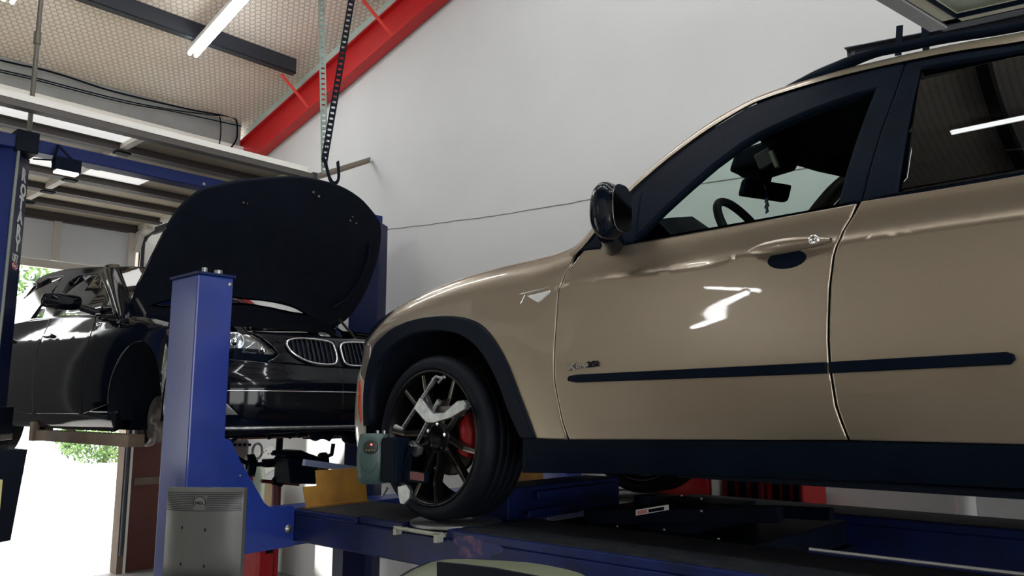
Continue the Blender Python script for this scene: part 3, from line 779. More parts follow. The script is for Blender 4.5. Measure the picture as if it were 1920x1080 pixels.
# runways
for y0, y1, nm in ((2.38, 2.87, 0), (3.98, 4.34, 1)):
    mb = MB()
    mb.box((-3.70, y0, 1.085 if nm == 0 else 1.045), (1.95, y1, 1.215))
    mb.box((-3.70, y0, 1.215), (-3.18, y1, 1.243)); mb.box((-3.18, y0+.02, 1.215), (-2.86, y1, 1.249)); mb.box((-2.55 if nm == 0 else -2.5, y0, 1.215), (1.95, y1, 1.252))
    rw = mb.build('runway', m_blue2, lift, bevel=.006)
    mb = MB(); mb.box((-3.69, y0+.012, 1.243), (-3.18, y1-.01, 1.247)); mb.box((-3.18, y0+.03, 1.249), (-2.86, y1-.02, 1.253)); mb.box((-2.49, y0+.012, 1.252), (1.94, y1-.01, 1.256))
    mb.build('runway_deck', m_deck, rw)
    pass
MB().box((-1.2, 2.862, 1.262), (1.9, 2.874, 1.269)).build('reflection_strip', mat('reflection_pale', (.85, .86, .88), .35, .3), lift, label='thin pale strip painting a bright reflection along the near runway')  # pale strip painted for a bright line of reflected light
mb = MB(); mb.box((-1.2, 2.84, 1.235), (1.9, 2.872, 1.262)); mb.build('strip_base', m_blue2, lift)
# worn pinkish patch of rubbed paint on the near runway's side
patch = MB(); pp = []
for k in range(26):
    t = 2*PI*k/26; rr = 1+.16*math.sin(3*t+1)+.1*math.sin(5*t)
    pp.append(Vector((-2.375+.13*math.cos(t)*rr, 2.3795, 1.198+.042*math.sin(t)*rr)))
patch.prism(pp, (0, -.0008, 0)); 
m_patch = mat('rubbed_paint', (.16, .075, .13), .6, noise=(26, (.010, .020, .11), .46, .70))
patch.build('rubbed_patch', m_patch, lift, label='pink scuffed patch')
# turn plate under the front wheel
tp = thing('turn_plate', 'pale metal turning plate under the front wheel of the champagne SUV', 'turn plate', (-2.70, 2.62, 1.215))
mb = MB(); mb.box((-2.845, 2.375, 1.218), (-2.56, 2.86, 1.232)); mb.box((-2.845, 2.335, 1.205), (-2.83, 2.375, 1.24)); mb.box((-2.58, 2.335, 1.200), (-2.56, 2.375, 1.24)); mb.box((-2.845, 2.335, 1.232), (-2.56, 2.350, 1.243))
mb.build('plate_base', mat('pale_metal', (.42, .43, .36), .5, .3), tp, bevel=.002)
MB().lathe((-2.72, 2.60, 1.238), (0, 0, 1), [(0, .016), (.205, .016), (.21, .012), (.21, 0)], 48).build('turn_disc', m_steel, tp)
MB().box((-2.82, 2.40, 1.232), (-2.59, 2.84, 1.2385)).build('bearing_pad', m_blk, tp)
# second turn plate under the far wheel (same kind)
for src in [tp]:
    c2 = src.copy(); C.objects.link(c2); c2.location = src.location+Vector((0, 1.50, 0)); c2['label'] = 'pale metal turning plate under the far front wheel, behind the rolling jack'
    for ch in list(src.children):
        d = ch.copy(); C.objects.link(d); d.parent = c2
# ================================================================== rolling bridge jack between the runways
jk = thing('bridge_jack', 'dark blue rolling bridge jack with a warning sticker between the two lift runways', 'jack', (-2.4, 3.4, 1.2))
mb = MB(); mb.box((-2.90, 2.88, 1.22), (-2.66, 3.80, 1.375)); mb.box((-2.66, 2.95, 1.23), (-2.60, 3.35, 1.255)); mb.box((-2.66, 3.05, 1.315), (-2.615, 3.72, 1.355)); mb.box((-2.60, 2.95, 1.23), (-2.59, 3.35, 1.275))
mb.build('jack_beam', m_blue2, jk, bevel=.006)
mb = MB(); mb.box((-2.44, 2.90, 1.12), (-1.45, 3.90, 1.24)); mb.box((-1.9, 2.90, 1.02), (-1.42, 3.90, 1.13)); mb.box((-2.3, 3.0, 1.24), (-2.15, 3.8, 1.30)); mb.box((-2.0, 3.0, 1.24), (-1.75, 3.6, 1.33)); mb.cyl((-2.1, 3.2, 1.24), (-2.1, 3.2, 1.36), .05)
mb.bar((-2.25, 2.98, 1.27), (-1.35, 2.98, 1.36), .05, .06); mb.bar((-2.05, 3.35, 1.30), (-1.3, 3.35, 1.33), .05, .05)
mb.build('jack_arms', m_blk, jk, bevel=.005)
sp_ = [atY(px, py, 2.945) for px, py in [(1192, 956), (1253, 946), (1254, 956), (1192, 967)]]
MB().prism(sp_, (0, .002, 0)).build('warning_sticker', m_white, jk, label='white sticker with a red panel')
sp_ = [atY(px, py, 2.943) for px, py in [(1195, 958), (1213, 955), (1213, 962), (1195, 965)]]; MB().prism(sp_, (0, .001, 0)).build('sticker_red', mat('sticker_pink', (.75, .25, .3), .5), jk)
sp_ = [atY(px, py, 2.943) for px, py in [(1216, 955), (1245, 950), (1245, 956.5), (1216, 961)]]; MB().prism(sp_, (0, .001, 0)).build('sticker_text_panel', m_blk, jk)
mb = MB()
for px, py in ((1157, 987), (1245, 993), (1315, 935), (1315, 958), (1278, 929), (1347, 1010), (1028, 972)): mb.ball(atY(px, py, 2.90), .006)
mb.build('jack_bolts', m_steel, jk)
# ================================================================== monitors in front
mon = thing('computer_monitor', 'dark grey computer monitor seen from the back, in front of the blue lift post', 'monitor', (-3.0, 1.55, 0))
n = Vector((.60, -.80, 0)).normalized(); rgt = Vector((.80, .60, 0)).normalized()
A = atX(315, 914, -3.0); c = A+rgt*.147-zz*.160; m_mon = mat('monitor_plastic', (.11, .113, .104), .36, noise=(3, (.085, .09, .088), .3, .7))
mb = MB(); rows = []
Wd, Hd = .147, .160
for i in range(17):
    v = -1+2*i/16; r = []
    for k in range(17):
        h = -1+2*k/16
        bul = .040*(1-abs(h)**2.6)*(1-abs(v)**5)
        r.append(c+rgt*(h*Wd)+zz*(v*Hd)+n*bul)
    rows.append(r)
mb.grid(rows, flip=True)
edge = rows[0]+[r[-1] for r in rows[1:]]+rows[-1][::-1][1:]+[r[0] for r in rows[::-1][1:-1]]
bk = [p-n*.03 for p in edge]; mb.grid([edge+[edge[0]], bk+[bk[0]]], smooth=False, flip=False); mb.add(bk, [tuple(range(len(bk)))])
shell = mb.build('monitor_shell', m_mon, mon)
mb = MB()
for i in range(11):
    z = Hd*.90-i*.0062
    for h0, h1 in (((-.97, .97),) if not 2 <= i <= 9 else ((-.97, -.18), (.14, .97))):
        a = c+rgt*Wd*h0; 
        seg = [c+rgt*Wd*(h0+(h1-h0)*k/8)+zz*z+n*(.040*(1-abs(h0+(h1-h0)*k/8)**2.6)*(1-abs(z/Hd)**5)+.0008) for k in range(9)]
        mb.tube(seg, .0009, 5)
mb.build('vent_slots', m_blk, shell)
q = c+zz*.110+n*.0345-rgt*.004
MB().lathe(q, n, [(.0235, .0), (.0235, .0018), (.0215, .0018), (.0215, 0)], 36).build('logo_ring', m_blk, shell)
MB().lathe(q-n*.004, n, [(0, .005), (.0215, .005)], 36).build('logo_disc', mat('logo_grey', (.13, .135, .125), .35), shell)
text_mb('DELL', q-rgt*.0165-zz*.005+n*.0012, rgt, zz, .0135, .0012, 1.05, 1.0, .0003).build('logo_letters', m_blk, shell)
mb = MB()
for h, v in ((-.44, .14), (.17, .10), (-.44, -.66), (.17, -.70)):
    mb.ball(c+rgt*Wd*h+zz*Hd*v+n*(.040*(1-abs(h)**2.6)*(1-abs(v)**5)), .0042, .7, .7, 1.5)
mb.build('screw_holes', m_blk, shell)
MB().obox(c-n*.032, rgt*.145, n*.004, zz*.155).build('screen', m_gloss, mon)
mb = MB(); mb.obox(c-zz*.20+n*.01, rgt*.13, n*.03, zz*.045, .01); mb.build('base_cover', m_blk, mon)
mb = MB(); mb.obox(c-zz*.30, rgt*.03, n*.02, zz*.10); mb.build('monitor_stand', m_blk, mon)
mb = MB(); cz = c.z-.40; mb.obox(Vector((c.x, c.y, cz/2)), rgt*.20, n*.16, zz*cz/2, .01); 
tag(mb.build('equipment_cabinet', m_mon), 'dark grey cabinet standing under the monitor beside the blue lift post', 'cabinet')
# foreground rounded machine cover
cov = thing('machine_cover', 'grey-green rounded machine housing at the bottom edge, in front of the near runway', 'machine housing', (-1.35, 1.45, 0))
tops = [(820, 1052), (845, 1047), (875, 1046.5), (910, 1048), (950, 1050), (990, 1053), (1025, 1058), (1060, 1065), (1085, 1072), (1110, 1084)]
rows = []
P_ = [atY(px, py, 1.50) for px, py in tops]
zb = min(p.z for p in P_)-.12
for yo, dz in ((.0, -.002), (-.02, .0), (-.08, -.010), (-.14, -.028), (-.16, -.045)):
    rows.append([Vector((p.x+yo*.0, p.y+yo, p.z+dz*(1 if i > 0 else 1))) for i, p in enumerate(P_)])
mb = MB(); mb.grid(rows, flip=True)
bot = [Vector((p.x, rows[-1][0].y, zb)) for p in P_]; mb.grid([rows[-1], bot], flip=True)
bk = [Vector((p.x, P_[0].y, zb)) for p in P_]; mb.grid([bk, rows[0]], flip=True)
mb.build('cover_shell', mat('grey_green_plastic', (.12, .145, .085), .45), cov)
sidef = [r[0] for r in rows]+[bot[0], bk[0]]
MB().prism(sidef, (-.012, 0, 0)).build('dark_end', m_clad, cov)
sidef = [r[-1] for r in rows]+[bot[-1], bk[-1]]
MB().prism(sidef, (.004, 0, 0)).build('right_end', m_clad, cov)
MB().prism([atY(a, b, 1.335) for a, b in [(819, 1054), (860, 1058), (920, 1065), (990, 1078), (1060, 1092), (1060, 1120), (819, 1120)]], (0, .01, 0)).build('front_panel', m_clad, cov)
MB().box((P_[0].x, 1.345, 0), (P_[-1].x, 1.50, zb)).build('pedestal', m_mon, cov)
# ================================================================== black saloon on the two-post lift
m_bpaint = mat('black_paint', (.0025, .004, .008), .08, spec=.28, coat=.06, coatr=.01)
m_gB = glass('black_car_glass', (.66, .70, .68), 1.6)
m_hl = mat('headlamp_grey', (.20, .20, .185), .25, coat=1.)
m_hb = mat('headlamp_bright', (.75, .78, .8), .08, .85)
T_BS = [(.16, .08), (.24, .03), (.34, .008), (.50, .0), (.66, .006), (.80, .022), (.86, .034), (.88, .045), (.95, .07), (1.0, .08), (1.06, .09)]
T_BN = [(.16, .09), (.24, .04), (.34, .005), (.44, .0), (.52, .012), (.56, .03), (.66, .065), (.76, .12), (.85, .2)]
def b_side(u, q):
    k = sstep(-.40, -.75, u); return crv(T_BS, q)*(1-k)+crv(T_BN, q)*k
BZT = [(-1.7, .80), (-1.2, .80), (-.85, .805), (-.6, .82), (-.3, .865), (0, .915), (.35, .955), (.6, .975), (.78, .99)]
BC = Shell(-4.93, 2.03, 1.42, .923, -1, [(-.83, .923), (-.826, .75), (-.812, .58), (-.785, .43), (-.74, .30), (-.68, .19), (-.61, .10), (-.53, .042), (-.44, .010), (-.36, 0.)],
           b_side, BZT, .14, .09, [(3.0, 0.), (3.3, .02), (3.55, .07), (3.7, .18), (3.77, .4), (3.79, .923)])
BC.gw = lambda z: .075+.40*(z-.98)+.38*max(0, z-.98)**2
BCEN = Vector((-4.93-1.3, 2.03+.923, 1.42+.7))
bc = thing('black_car', 'glossy black saloon with its bonnet open, raised on the two-post lift', 'car', (-6.2, 2.953, 1.42))
def bpx(px, py, w0=.2):
    w = w0
    for i in range(50):
        p = atY(px, py, BC.Yn+w); z = p.z-BC.Z0; w = .5*w+.5*(BC.gw(z) if z > .98 else .075)
    return (-(p.x-BC.Xa), z)
def bfn(sd, off=0.): return lambda a, b: BC.P(a, b, sd, off)
def bg(sd, off=0.): return lambda a, b: BC.G(a, b, sd, off)
def bq(u):
    zt = crv(BZT, u); return zt-BC.rh+BC.rh*math.radians(70)
for sd in (1, -1):
    arch = [tuple(p) for p in arc(.0, .365, .375, 187, 0, 24)]
    ff = arch+[(.80, .30), (.80, .86), (.84, .93), (.86, .955)]+[(u, bq(u)) for u in (.70, .6, .5, .4, .3, .2, .1, 0, -.1, -.2, -.3, -.4, -.5)]+[(-.49, .70), (-.46, .66), (-.42, .50)]
    panel('front_wing', ff, bfn(sd), m_bpaint, bc, centre=BCEN, step=.06)
    panel('front_bumper', [(-.385, .30), (-.42, .49), (-.46, .64), (-.52, .655), (-.75, .62), (-1.02, .60), (BC.u0, .585), (BC.u0, .20), (-.6, .18), (-.42, .20)], bfn(sd), m_bpaint, bc, centre=BCEN, step=.06)
    panel('nose_panel', [(-1.00, .605), (BC.u0, .59), (BC.u0, .80), (-1.2, .81), (-.95, .81), (-.93, .79), (-1.05, .71), (-1.095, .655), (-1.06, .625)], bfn(sd, .002), m_bpaint, bc, centre=BCEN, step=.05)
    bz = lambda pts: [(a, BC.qz(a, b)) for a, b in pts]
    hlp = bz([(-.50, .675), (-.50, .75), (-.58, .785), (-.75, .79), (-.92, .77), (-1.03, .70), (-1.08, .655), (-.95, .65), (-.7, .655)])
    panel('headlight_housing', hlp, bfn(sd, .045), m_hl, bc, centre=BCEN, step=.06)
    mb = MB(); mb2 = MB()
    for (u, z, r) in ((-.60, .72, .05), (-.72, .715, .028), (-.82, .72, .052)):
        q_ = BC.qz(u, z); c = BC.P(u, q_, sd, .03); nn = (Vector((BC.P(u, q_, sd, -.2).x, BC.P(u, q_, sd, -.2).y, 0))-Vector((BC.P(u, q_, sd, 0).x, BC.P(u, q_, sd, 0).y, 0))).normalized()
        mb.lathe(c, nn, [(0, -.01), (r*.6, .0), (r*.95, .018), (r, .022), (r*1.05, .018)], 26)
        mb2.ball(c+nn*.008, r*.5)
    mb.build('headlamp_reflector', m_hb, bc); mb2.build('headlamp_projector', m_chrome, bc)
    panel('headlight_lens', hlp, bfn(sd, -.002), m_lamp, bc, centre=BCEN, step=.06, edge=0, thick=.003)
    # trim line above the headlight, fog lamp and bumper lip
    fp = [(-.52, .36), (-.56, .46), (-.70, .46), (-.86, .30), (-.56, .30)]
    panel('fog_lamp_surround', fp, bfn(sd, -.004), m_hl, bc, centre=BCEN, step=.05)
    c = BC.P(-.655, .385, sd, -.008); nn = (BC.P(-.655, .385, sd, -.2)-BC.P(-.655, .385, sd, 0)).normalized()
    MB().lathe(c, nn, [(0, .012), (.03, .010), (.045, .0)], 24).build('fog_lamp', m_hb, bc)
    # doors and rear
    dt = lambda s: .955+.075*(s-.6)/1.2
    panel('front_door', [(.81, .30), (.81, .86), (.85, .93), (.88, .958)]+[(s, dt(s)-.005) for s in (1.2, 1.5, 1.8)]+[(1.80, .85), (1.79, .6), (1.76, .30)], bfn(sd), m_bpaint, bc, centre=BCEN, step=.08)
    panel('rear_door', [(1.77, .30), (1.80, .6), (1.81, .85), (1.81, 1.02), (2.3, 1.04), (2.8, 1.05), (2.78, .90), (2.60, .78), (2.50, .6), (2.44, .30)], bfn(sd), m_bpaint, bc, centre=BCEN, step=.08)
    panel('rear_wing', [(2.81, 1.05), (2.79, .90), (2.64, .79)]+[tuple(p) for p in arc(2.886, .34, .39, 110, 0, 12)]+[(3.4, .30), (3.78, .3), (3.78, .98), (3.3, 1.03)], bfn(sd), m_bpaint, bc, centre=BCEN, step=.08)
    panel('sill', [(.36, .315), (2.5, .295), (2.5, .20), (.38, .19)], bfn(sd, .006), m_bpaint, bc, centre=BCEN, step=.1, thick=.06)
    # glasshouse
    FG = [bpx(*p) for p in [(100, 592), (112, 560), (130, 527), (150, 515), (186, 512), (196, 535), (206, 562), (214, 588)]]
    RG = [bpx(*p) for p in [(32, 600), (38, 570), (62, 538), (90, 521), (119, 517), (108, 535), (92, 562), (80, 595)]]
    RF = [bpx(*p) for p in [(24, 603), (30, 565), (60, 531), (90, 514), (130, 505), (188, 501), (200, 503), (212, 545), (228, 588), (218, 592), (150, 594)]]
    if sd > 0: keepF = FG, RG, RF
    panel('window_frame', RF, bg(sd, .0), m_bpaint, bc, holes=[FG, RG], centre=BCEN, step=.12, thick=.03)
    panel('side_window', FG, bg(sd, .012), m_gB, bc, centre=BCEN, step=.3, edge=0, thick=.003)
    panel('side_window', RG, bg(sd, .012), m_gB, bc, centre=BCEN, step=.3, edge=0, thick=.003)
    panel('rear_pillar', [(2.35, 1.04), (2.32, 1.38), (2.5, 1.43), (2.9, 1.38), (3.2, 1.2), (3.35, 1.05)], bg(sd, .0), m_bpaint, bc, centre=BCEN, step=.12, thick=.03)
    panel('door_handle', [(1.55, .872), (1.56, .885), (1.60, .893), (1.72, .897), (1.75, .888), (1.745, .876), (1.60, .866)], bfn(sd, -.022), m_bpaint, bc, centre=BCEN, step=.05, thick=.02, edge=.004)
    panel('door_handle', [(2.45, .882), (2.46, .895), (2.50, .903), (2.62, .907), (2.65, .898), (2.645, .886), (2.50, .876)], bfn(sd, -.022), m_bpaint, bc, centre=BCEN, step=.05, thick=.02, edge=.004)
    # arch liner
    for cx in (0, 2.886):
        rows = []; mb = MB()
        for w in (.01, .15, .30, .42):
            rows.append([BC.W(cx+.385*math.cos(a), w, .36+.385*math.sin(a), sd) for a in [PI*(-.08+1.16*i/20) for i in range(21)]])
        mb.grid(rows); mb.add(rows[-1], [tuple(range(21))])
        mb.build('arch_liner', m_int, bc)
    # wing mirror
    c = BC.W(.92, -.13, 1.05, sd); mb = MB(); sy = -1 if sd > 0 else 1
    rows = []
    for i in range(11):
        t = i/10; rr = (math.sin(PI*(.08+.87*t)))**.5
        rows.append([c+Vector((-(.07-.14*t), sy*.125*rr*math.cos(a)*(abs(math.cos(a))**4+abs(math.sin(a))**4)**-.25, .056*rr*math.sin(a)*(abs(math.cos(a))**4+abs(math.sin(a))**4)**-.25)) for a in [2*PI*k/18 for k in range(19)]])
    mb.grid(rows); mb.add(rows[0][:-1], [tuple(range(18))]); mb.add(rows[-1][:-1], [tuple(range(18))])
    mb.tube([BC.W(.86, .07, .99, sd), BC.W(.90, -.02, 1.02, sd)], .025)
    mb.build('wing_mirror', m_bpaint, bc)
# roof, windscreen, rear screen
FG, RG, RF = keepF
ro = [RF[i] for i in (6, 5, 4, 3, 2)]+[(2.95, 1.40), (3.3, 1.2)]
rows = []
for o in cat(ro, 4):
    w = BC.gw(o.y)+.0; r = []
    for k in range(13):
        y = -1+2*k/12; cr = .05*(1-y*y)*sstep(.7, 1.2, o.x)
        r.append(Vector((BC.Xa-(o.x-.22*(1-y*y)*sstep(1.6, .8, o.x)), BC.Yn+BC.half+(BC.half-w)*y, BC.Z0+o.y+cr+.004)))
    rows.append(r)
MB().grid(rows).build('roof', m_bpaint, bc, thick=.02)
ap = [(RF[6][0], RF[6][1]), (RF[7][0], RF[7][1]), (RF[8][0], RF[8][1]), (RF[8][0]-.12, RF[8][1]-.08)]
rows = []; pl = {1: [], -1: []}
for o in cat(ap, 4):
    w = BC.gw(o.y)+.03; r = []
    for k in range(13):
        y = -1+2*k/12
        r.append(Vector((BC.Xa-(o.x-.05-(.34-.1*sstep(1.1, 1.4, o.y))*(1-y*y)), BC.Yn+BC.half+(BC.half-w)*y, BC.Z0+o.y+.005)))
    rows.append(r)
    for sd in (1, -1):
        w_ = BC.gw(o.y)
        pl[sd].append([BC.W(o.x+.02, w_-.002, o.y, sd), BC.W(o.x-.02, w_+.0, o.y+.008, sd), BC.W(o.x-.05, w_+.02, o.y+.012, sd), BC.W(o.x-.08, w_+.06, o.y+.008, sd)])
MB().grid(rows).build('windscreen', glass('black_car_windscreen', (.86, .93, .9), 1.2), bc)
for sd in (1, -1): MB().grid(pl[sd]).build('windscreen_pillar', m_bpaint, bc, thick=.02)
# inside: seats, dash, floor
mb = MB(); mb.box((-7.4, 2.2, 1.62), (-5.3, 3.7, 1.75)); mb.box((-8.6, 2.4, 1.70), (-7.4, 3.5, 1.95)); mb.box((-4.75, 2.45, 1.62), (-4.2, 3.45, 1.70)); mb.box((-5.45, 2.2, 1.62), (-5.35, 3.7, 2.15)); mb.build('floor_pan', m_blk, bc)
MB().box((-5.95, 2.2, 2.05), (-5.60, 3.7, 2.30)).build('dashboard', m_int, bc, bevel=.05)
for y in (2.55, 3.35):
    mb = MB(); mb.obox((-6.75, y, 2.12), (.06, 0, 0), (0, .24, 0), (-.06, 0, .28), .05); mb.obox((-6.85, y, 2.48), (.04, 0, 0), (0, .11, 0), (0, 0, .07), .03); mb.build('seat', m_seat, bc)
MB().tube([Vector((-6.0, 2.6, 2.33))+Vector((-.06*math.sin(t), .18*math.cos(t), .17*math.sin(t))) for t in [2*PI*k/24 for k in range(24)]], .014, 8, closed=True).build('steering_wheel', m_int, bc)
# kidney grilles
def bfront(y, z, off=0.):
    w = y-BC.Yn; lo, hi = BC.u0, BC.un
    sd = 1
    if w > BC.half: w = 2*BC.half-w; sd = -1
    for i in range(40):
        m_ = (lo+hi)/2
        if BC.plan(m_).y > w: lo = m_
        else: hi = m_
    u_ = (lo+hi)/2; return BC.P(u_, BC.qz(u_, z), sd, off)
kc = BC.Yn+BC.half
for sd in (1, -1):
    kp_ = [(-.035, .735), (-.10, .752), (-.25, .757), (-.335, .742), (-.358, .715), (-.335, .67), (-.27, .628), (-.19, .606), (-.08, .602), (-.032, .62), (-.022, .68)]
    loop = cat([(kc+a*sd, b) for a, b in kp_], 4, closed=True)
    pts = [bfront(p.x, p.y, -.012) for p in loop]
    ring = MB().tube(pts, .0075, 8, closed=True).build('kidney_frame', m_chrome, bc, label='chrome kidney-shaped grille frame')
    bk = [bfront(p.x, p.y, .0) for p in loop]; b_ = MB(); b_.add(bk, [tuple(range(len(bk)))]); b_.build('grille_back', m_int, ring)
    mb = MB()
    for k in range(9):
        yy = kc+sd*(-.055-.033*k)
        zs = [p.y for p in loop if abs(p.x-yy) < .03]
        if len(zs) > 1: mb.bar(bfront(yy, min(zs)+.004, -.006), bfront(yy, max(zs)-.004, -.006), .010, .012, (1, 0, 0))
    mb.build('grille_slats', m_gloss, ring)
# bumper trim line and lower lip
for z, mt, nm, r in ((.435, m_chrome, 'bumper_trim', .004), (.225, m_steel, 'lower_lip', .012)):
    MB().tube([bfront(kc-.70+1.4*i/30, z, -.004) for i in range(31)], r, 6).build(nm, mt, bc)
MB().lathe(bfront(kc, .80, 0), (.5, 0, .87), [(0, .004), (.036, .004), (.04, .0)], 24).build('nose_badge', m_steel, bc)
# engine bay
mb = MB(); mb.box((-5.3, 2.3, 2.02), (-4.25, 3.6, 2.10)); mb.box((-5.15, 2.65, 2.1), (-4.4, 3.25, 2.20)); mb.box((-4.42, 2.5, 2.08), (-4.30, 3.4, 2.17))
mb.box((-5.25, 2.28, 2.1), (-5.0, 2.5, 2.20)); mb.box((-5.25, 3.42, 2.1), (-5.0, 3.62, 2.20)); mb.cyl((-4.6, 2.45, 2.1), (-4.6, 2.45, 2.2), .07); mb.cyl((-4.6, 3.5, 2.1), (-4.6, 3.5, 2.2), .07)
mb.box((-5.40, 2.15, 2.20), (-5.3, 3.75, 2.27))
mb.build('engine_bay', m_blk, bc, bevel=.015)
# raised bonnet
hco, hno = (-5.4, 0, 2.35), (1, 0, -.75)
px_ = [(238, 600), (247, 560), (262, 528), (285, 480), (310, 430), (335, 392), (370, 362), (405, 350), (450, 341), (500, 336), (560, 333), (600, 339), (640, 351), (672, 370), (693, 392), (708, 412), (714, 432), (712, 470), (703, 505), (690, 540), (672, 572), (650, 598), (628, 610), (605, 612), (592, 604), (575, 590), (545, 574), (500, 564), (460, 560), (430, 557), (380, 556), (330, 560), (300, 566), (270, 580), (250, 604)]
hp_ = [atP(a, b, hco, hno) for a, b in px_]
hh = [(p.y, (p.z-2.35)/.8) for p in hp_]
hc_y = 2.95
def hfn(a, b):
    t = (a-hc_y)/.9
    return Vector((-5.4+b*.6+.06*(1-t*t)*math.sin(PI*max(0, min(1, b/1.27)))-.0, a, 2.35+b*.8))
hl_ = [tuple(p) for p in cat(hh, 3, closed=True)]
hood = panel('raised_bonnet', hl_, hfn, mat('bonnet_lining', (.003, .0055, .012), .85, spec=.15, noise=(9, (.005, .008, .015), .35, .65)), bc, centre=Vector((-9, hc_y, 3.2)), step=.08, thick=.03, edge=.012)
def hsk(a, b):
    t = (a-hc_y)/.9
    return hfn(a, b)+Vector((-.028, 0, .004))
panel('bonnet_skin', hl_, hsk, m_bpaint, hood, centre=Vector((3, hc_y, 0)), step=.08, thick=.02, edge=.01)
def hq(px, py): p = atP(px, py, hco, hno); return hfn(p.y, (p.z-2.35)/.8)+Vector((.015, 0, -.01))
mb = MB()
for px, py, r in ((449, 380, .012), (456, 382, .009), (582, 360, .016), (592, 368, .014), (650, 413, .012), (662, 418, .012), (655, 406, .010)): mb.ball(hq(px, py), r*.8)
mb.build('bonnet_catches', m_rotor, hood)
MB().tube([hq(a, b) for a, b in ((688, 455), (684, 490), (668, 530), (645, 560), (620, 575))], .012, 8).build('bonnet_seal', m_clad, hood)
for y in (2.16, 3.74):
    MB().tube([(-5.0, y, 2.25), (-5.28, y, 2.46)], .010, 8).build('gas_strut', m_rotor, bc)
# brake disc and hub where the front wheel is off
for sd in (1, -1):
    hb = atY(289, 786, BC.Yn+.13) if sd > 0 else Vector((-4.93, 2*(BC.Yn+BC.half)-(BC.Yn+.13), 1.72))
    sy = -1 if sd > 0 else 1
    MB().lathe(hb+Vector((0, -sy*.03, 0)), (0, sy, 0), [(0, .05), (.030, .05), (.033, .03), (.072, .03), (.075, .01), (.14, .01), (.14, -.02), (0, -.02)], 36).build('wheel_hub', m_rotor, bc)
    mb = MB(); mb.tube([hb+Vector((0, -sy*.05, .0)), hb+Vector((0, -sy*.25, .05)), hb+Vector((0, -sy*.45, .02))], .03); mb.tube([hb+Vector((0, -sy*.1, 0)), hb+Vector((-.02, -sy*.14, .5))], .05)
    mb.tube([hb+Vector((.02, -sy*.05, -.1)), hb+Vector((.25, -sy*.5, -.06))], .025); mb.build('suspension_arm', m_blk, bc)
rr_ = atY(276, 818, BC.Yn+.30)
MB().lathe(rr_+Vector((0, 0, .05)), (0, -1, 0), [(.085, .0), (.095, .02), (.112, .022), (.118, .0), (.112, -.03), (.09, -.03)], 40).build('disc_shield', m_steel, bc)
for cx, sd in ((2.886, 1), (2.886, -1)):
    c = BC.W(cx, .12, .30, sd); MB().lathe(c, (0, -sd, 0), [(0, .05), (.2, .06), (.22, .08), (.23, .1), (.30, .10), (.32, .06), (.32, -.08), (.28, -.1), (0, -.1)], 40).build('rear_wheel', m_tyre, bc)
# under the nose: hoses and sub-frame
mb = MB()
mb.box((-4.75, 2.3, 1.58), (-4.55, 3.6, 1.64)); random.seed(3)
for i in range(10):
    y = 2.35+.13*i; mb.tube([(-4.5+random.uniform(-.1, .1), y, 1.64), (-4.45+random.uniform(-.1, .1), y+.06, 1.57+random.uniform(-.03, .02)), (-4.5+random.uniform(-.1, .1), y+.16, 1.62)], random.uniform(.006, .02), 6)
mb.ball((-4.4, 3.25, 1.57), .06, 1, 1.3, .8); mb.ball((-4.45, 3.0, 1.60), .05)
mb.build('underbody_hoses', m_blk, bc)
# ================================================================== blue two-post lift
lf2 = thing('two_post_lift', 'navy blue two-post lift holding up the black saloon, letters down its left column', 'car lift', (-6.2, 3.2, 0))
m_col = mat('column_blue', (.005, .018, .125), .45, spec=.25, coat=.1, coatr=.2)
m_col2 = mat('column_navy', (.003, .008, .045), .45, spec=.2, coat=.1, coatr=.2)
c30, s30 = math.cos(PI/6), math.sin(PI/6)
def colm(cor, dA, dB, wa, wb, mA):
    """column footprint: cor is the visible corner, dA and dB run back from it"""
    cor = Vector(cor); dA, dB = Vector(dA)*wa, Vector(dB)*wb
    mb = MB(); mb.prism([cor, cor+dA, cor+dA+dB, cor+dB], (0, 0, 3.52))
    mb.prism([cor-dA*.2-dB*.2, cor+dA*1.2-dB*.2, cor+dA*1.2+dB*1.2, cor-dA*.2+dB*1.2], (0, 0, .02))
    return mb.build('column', mA, lf2, bevel=.01)
ck = atX(36, 275, -6.0); ck.z = 0
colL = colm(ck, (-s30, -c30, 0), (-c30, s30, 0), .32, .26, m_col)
far = ck+Vector((-c30, s30, 0))*.26
# navy sheet painting shade on the turned-away face that carries the lettering
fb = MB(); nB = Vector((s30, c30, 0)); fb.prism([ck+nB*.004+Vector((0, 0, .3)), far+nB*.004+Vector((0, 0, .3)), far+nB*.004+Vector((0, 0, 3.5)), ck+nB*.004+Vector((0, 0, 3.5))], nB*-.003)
fp_ = fb.build('shaded_face', m_col2, colL)
cr2 = atX(713, 430, -5.95); cr2.z = 0
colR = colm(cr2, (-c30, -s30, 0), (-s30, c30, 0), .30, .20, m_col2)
rB = Vector((-c30, s30, 0)); m_let = mat('letter_grey', (.72, .74, .72), .5)
tx = MB()
for ch, (px, py) in zip('ROTARY', [(39, 332), (36, 360), (34, 385), (31.5, 411), (29, 439), (26, 465)]):
    p = ck+nB*.006; dz = atX(px, py, -6.03).z
    o = ck+rB*.095+nB*.006; o.z = dz
    t = text_mb(ch, o, rB, zz, .118, .002, 1.35, 1, .005); tx.add(t.v, t.f)
tx.build('column_lettering', m_let, colL, label='pale capital letters stacked down the column')
o = ck+rB*.06+nB*.006; o.z = atX(24, 487, -6.03).z
text_mb('LIFT', o, rB, zz, .075, .002, .95).build('column_lettering', m_let, colL)
o = ck+rB*.13+nB*.004; o.z = atX(26, 495, -6.03).z
